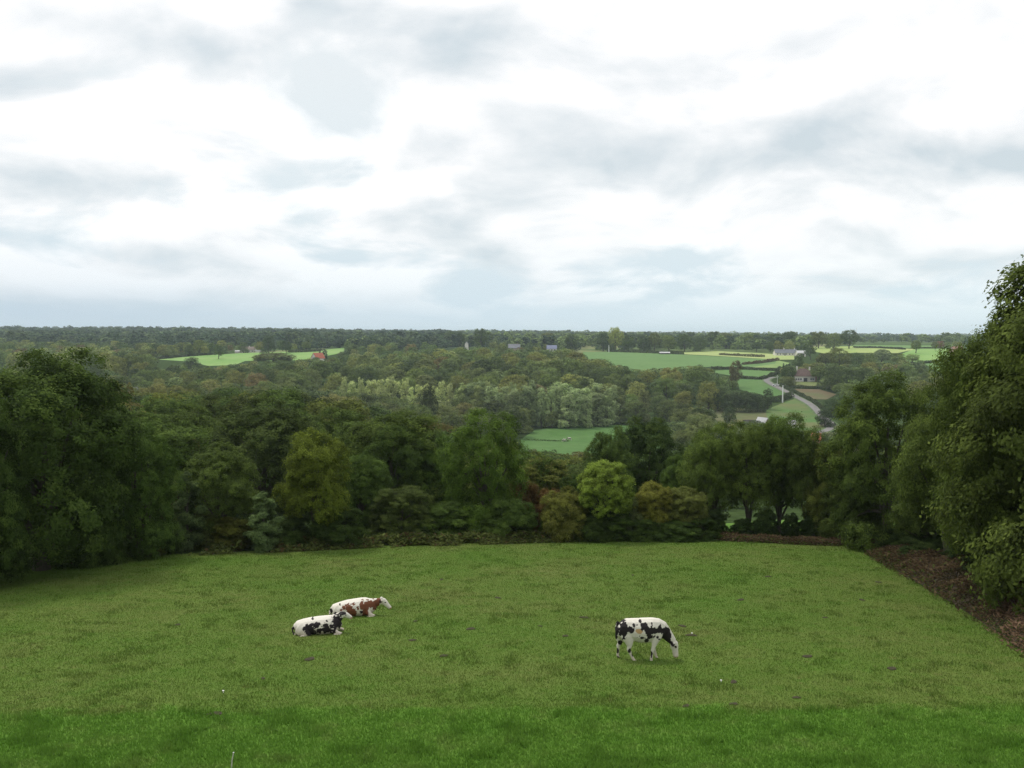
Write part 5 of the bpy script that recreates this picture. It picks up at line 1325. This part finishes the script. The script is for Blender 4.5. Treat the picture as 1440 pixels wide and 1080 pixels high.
W = bpy.data.worlds.new('World'); SC.world = W; W.use_nodes = True
nt = W.node_tree; bg = nt.nodes['Background']
def build_world():
    L = nt.links
    sky = nt.nodes.new('ShaderNodeTexSky'); sky.sky_type = 'NISHITA'; sky.sun_disc = False
    sky.sun_elevation = SUN_EL; sky.sun_rotation = SUN_AZ; sky.air_density = 1.0; sky.dust_density = 2.0
    tc = nt.nodes.new('ShaderNodeTexCoord')
    gen = tc.outputs['Generated']
    sep = nt.nodes.new('ShaderNodeSeparateXYZ'); L.new(gen, sep.inputs[0])
    zz = math_n(nt, 'MAXIMUM', sep.outputs[2], 0.0)
    den = math_n(nt, 'ADD', zz, CLOUD_FLAT)
    cb = nt.nodes.new('ShaderNodeCombineXYZ')
    L.new(math_n(nt, 'DIVIDE', sep.outputs[0], den), cb.inputs[0]); L.new(math_n(nt, 'DIVIDE', sep.outputs[1], den), cb.inputs[1])
    plane = cb.outputs[0]
    # clouds lie on a high plane: rows crowd together towards the horizon
    def at(scale):
        mp = N(nt, 'ShaderNodeMapping'); mp.inputs['Location'].default_value = CLOUD_OFF; mp.inputs['Scale'].default_value = (scale, scale, 1.0)
        L.new(plane, mp.inputs['Vector']); return mp.outputs[0]
    def nz(vec, scale, detail, rough, dist=0.0):
        n = N(nt, 'ShaderNodeTexNoise', Scale=scale, Detail=detail, Roughness=rough, Distortion=dist); L.new(vec, n.inputs['Vector']); return n.outputs['Fac']
    here = nz(at(1.0), CS, 9.0, 0.52, 0.35); above = nz(at(0.94), CS, 6.0, 0.48, 0.35)
    big = nz(at(1.0), CS * 0.45, 3.0, 0.5)
    d = math_n(nt, 'ADD', here, math_n(nt, 'MULTIPLY', math_n(nt, 'SUBTRACT', big, 0.5), 0.55))
    cover = ramp(nt, d, [(COV0, (0, 0, 0)), (COV0 + 0.11, (1, 1, 1))])
    shade = math_n(nt, 'SUBTRACT', above, here)                  # grey undersides, white sunlit tops
    grey = math_n(nt, 'ADD', math_n(nt, 'MULTIPLY', shade, SHADE_GAIN), math_n(nt, 'MULTIPLY', math_n(nt, 'SUBTRACT', d, 0.5), DENSE_GAIN))
    grey = math_n(nt, 'ADD', grey, GREY_BIAS)
    k = 10.0                                                     # background strength is 0.1
    cl = ramp(nt, grey, [(0.0, (1.06, 1.06, 1.06)), (0.30, (0.97, 0.97, 0.972)), (0.55, (0.82, 0.85, 0.865)), (0.80, (0.69, 0.745, 0.775)), (1.0, (0.60, 0.675, 0.715))])
    gap = ramp(nt, zz, [(0.0, (0.60, 0.72, 0.80)), (0.10, (0.70, 0.785, 0.825)), (0.25, (0.77, 0.82, 0.84)), (0.45, (0.80, 0.83, 0.845))])
    cl = mixc(nt, cover, gap, cl)
    # low band: pale blue under the cloud edge
    low = ramp(nt, zz, [(0.0, (0.95, 0.95, 0.95)), (0.020, (0.88, 0.88, 0.88)), (0.050, (0.42, 0.42, 0.42)), (0.10, (0.12, 0.12, 0.12)), (0.17, (0, 0, 0))])
    side = ramp(nt, math_n(nt, 'ADD', math_n(nt, 'MULTIPLY', sep.outputs[0], 0.9), 0.5), [(0.1, (0.50, 0.63, 0.74)), (0.45, (0.63, 0.76, 0.84)), (0.85, (0.72, 0.85, 0.90))])
    c = mixc(nt, low, cl, side)
    sc = N(nt, 'ShaderNodeVectorMath', operation='SCALE'); sc.inputs['Scale'].default_value = k; L.new(c, sc.inputs[0])
    out = mixc(nt, 0.93, sky.outputs[0], sc.outputs[0])
    L.new(out, bg.inputs['Color']); bg.inputs['Strength'].default_value = 0.1
CLOUD_OFF = (52.4, 27.5, 0.0); CLOUD_FLAT = 0.30; CS = 2.3; COV0 = 0.335; SHADE_GAIN = 3.8; DENSE_GAIN = 1.6; GREY_BIAS = 0.31
build_world()

SC.view_settings.view_transform = 'Standard'; SC.view_settings.look = 'None'
SC.view_settings.exposure = 0.15; SC.view_settings.gamma = 1.0; SC.view_settings.use_curve_mapping = False

def build_haze(density):
    lo, hi = -49.0, 48.0
    bm = bmesh.new(); add_box(bm, -9400, 9400, -9400, 9400, lo, hi)
    m = bpy.data.materials.new('haze_air'); m.use_nodes = True; t = m.node_tree; t.nodes.clear()
    o = t.nodes.new('ShaderNodeOutputMaterial'); v = t.nodes.new('ShaderNodeVolumePrincipled')
    v.inputs['Color'].default_value = (0.76, 0.88, 1.0, 1); v.inputs['Density'].default_value = density; v.inputs['Anisotropy'].default_value = 0.1
    t.links.new(v.outputs[0], o.inputs['Volume'])
    ob = link('haze', bm_mesh('haze', bm, m)); tag(ob, kind='stuff')
HAZE = 1.0e-4
if HAZE: build_haze(HAZE)
C = SC.cycles
SC.render.engine = 'CYCLES'
C.max_bounces = 6; C.diffuse_bounces = 3; C.glossy_bounces = 2; C.transmission_bounces = 3; C.volume_bounces = 1; C.transparent_max_bounces = 6
C.use_denoising = True; C.denoiser = 'OPENIMAGEDENOISE'
try: C.denoising_input_passes = 'RGB_ALBEDO_NORMAL'; C.denoising_prefilter = 'NONE'
except Exception: pass
C.use_adaptive_sampling = True; C.adaptive_threshold = 0.01
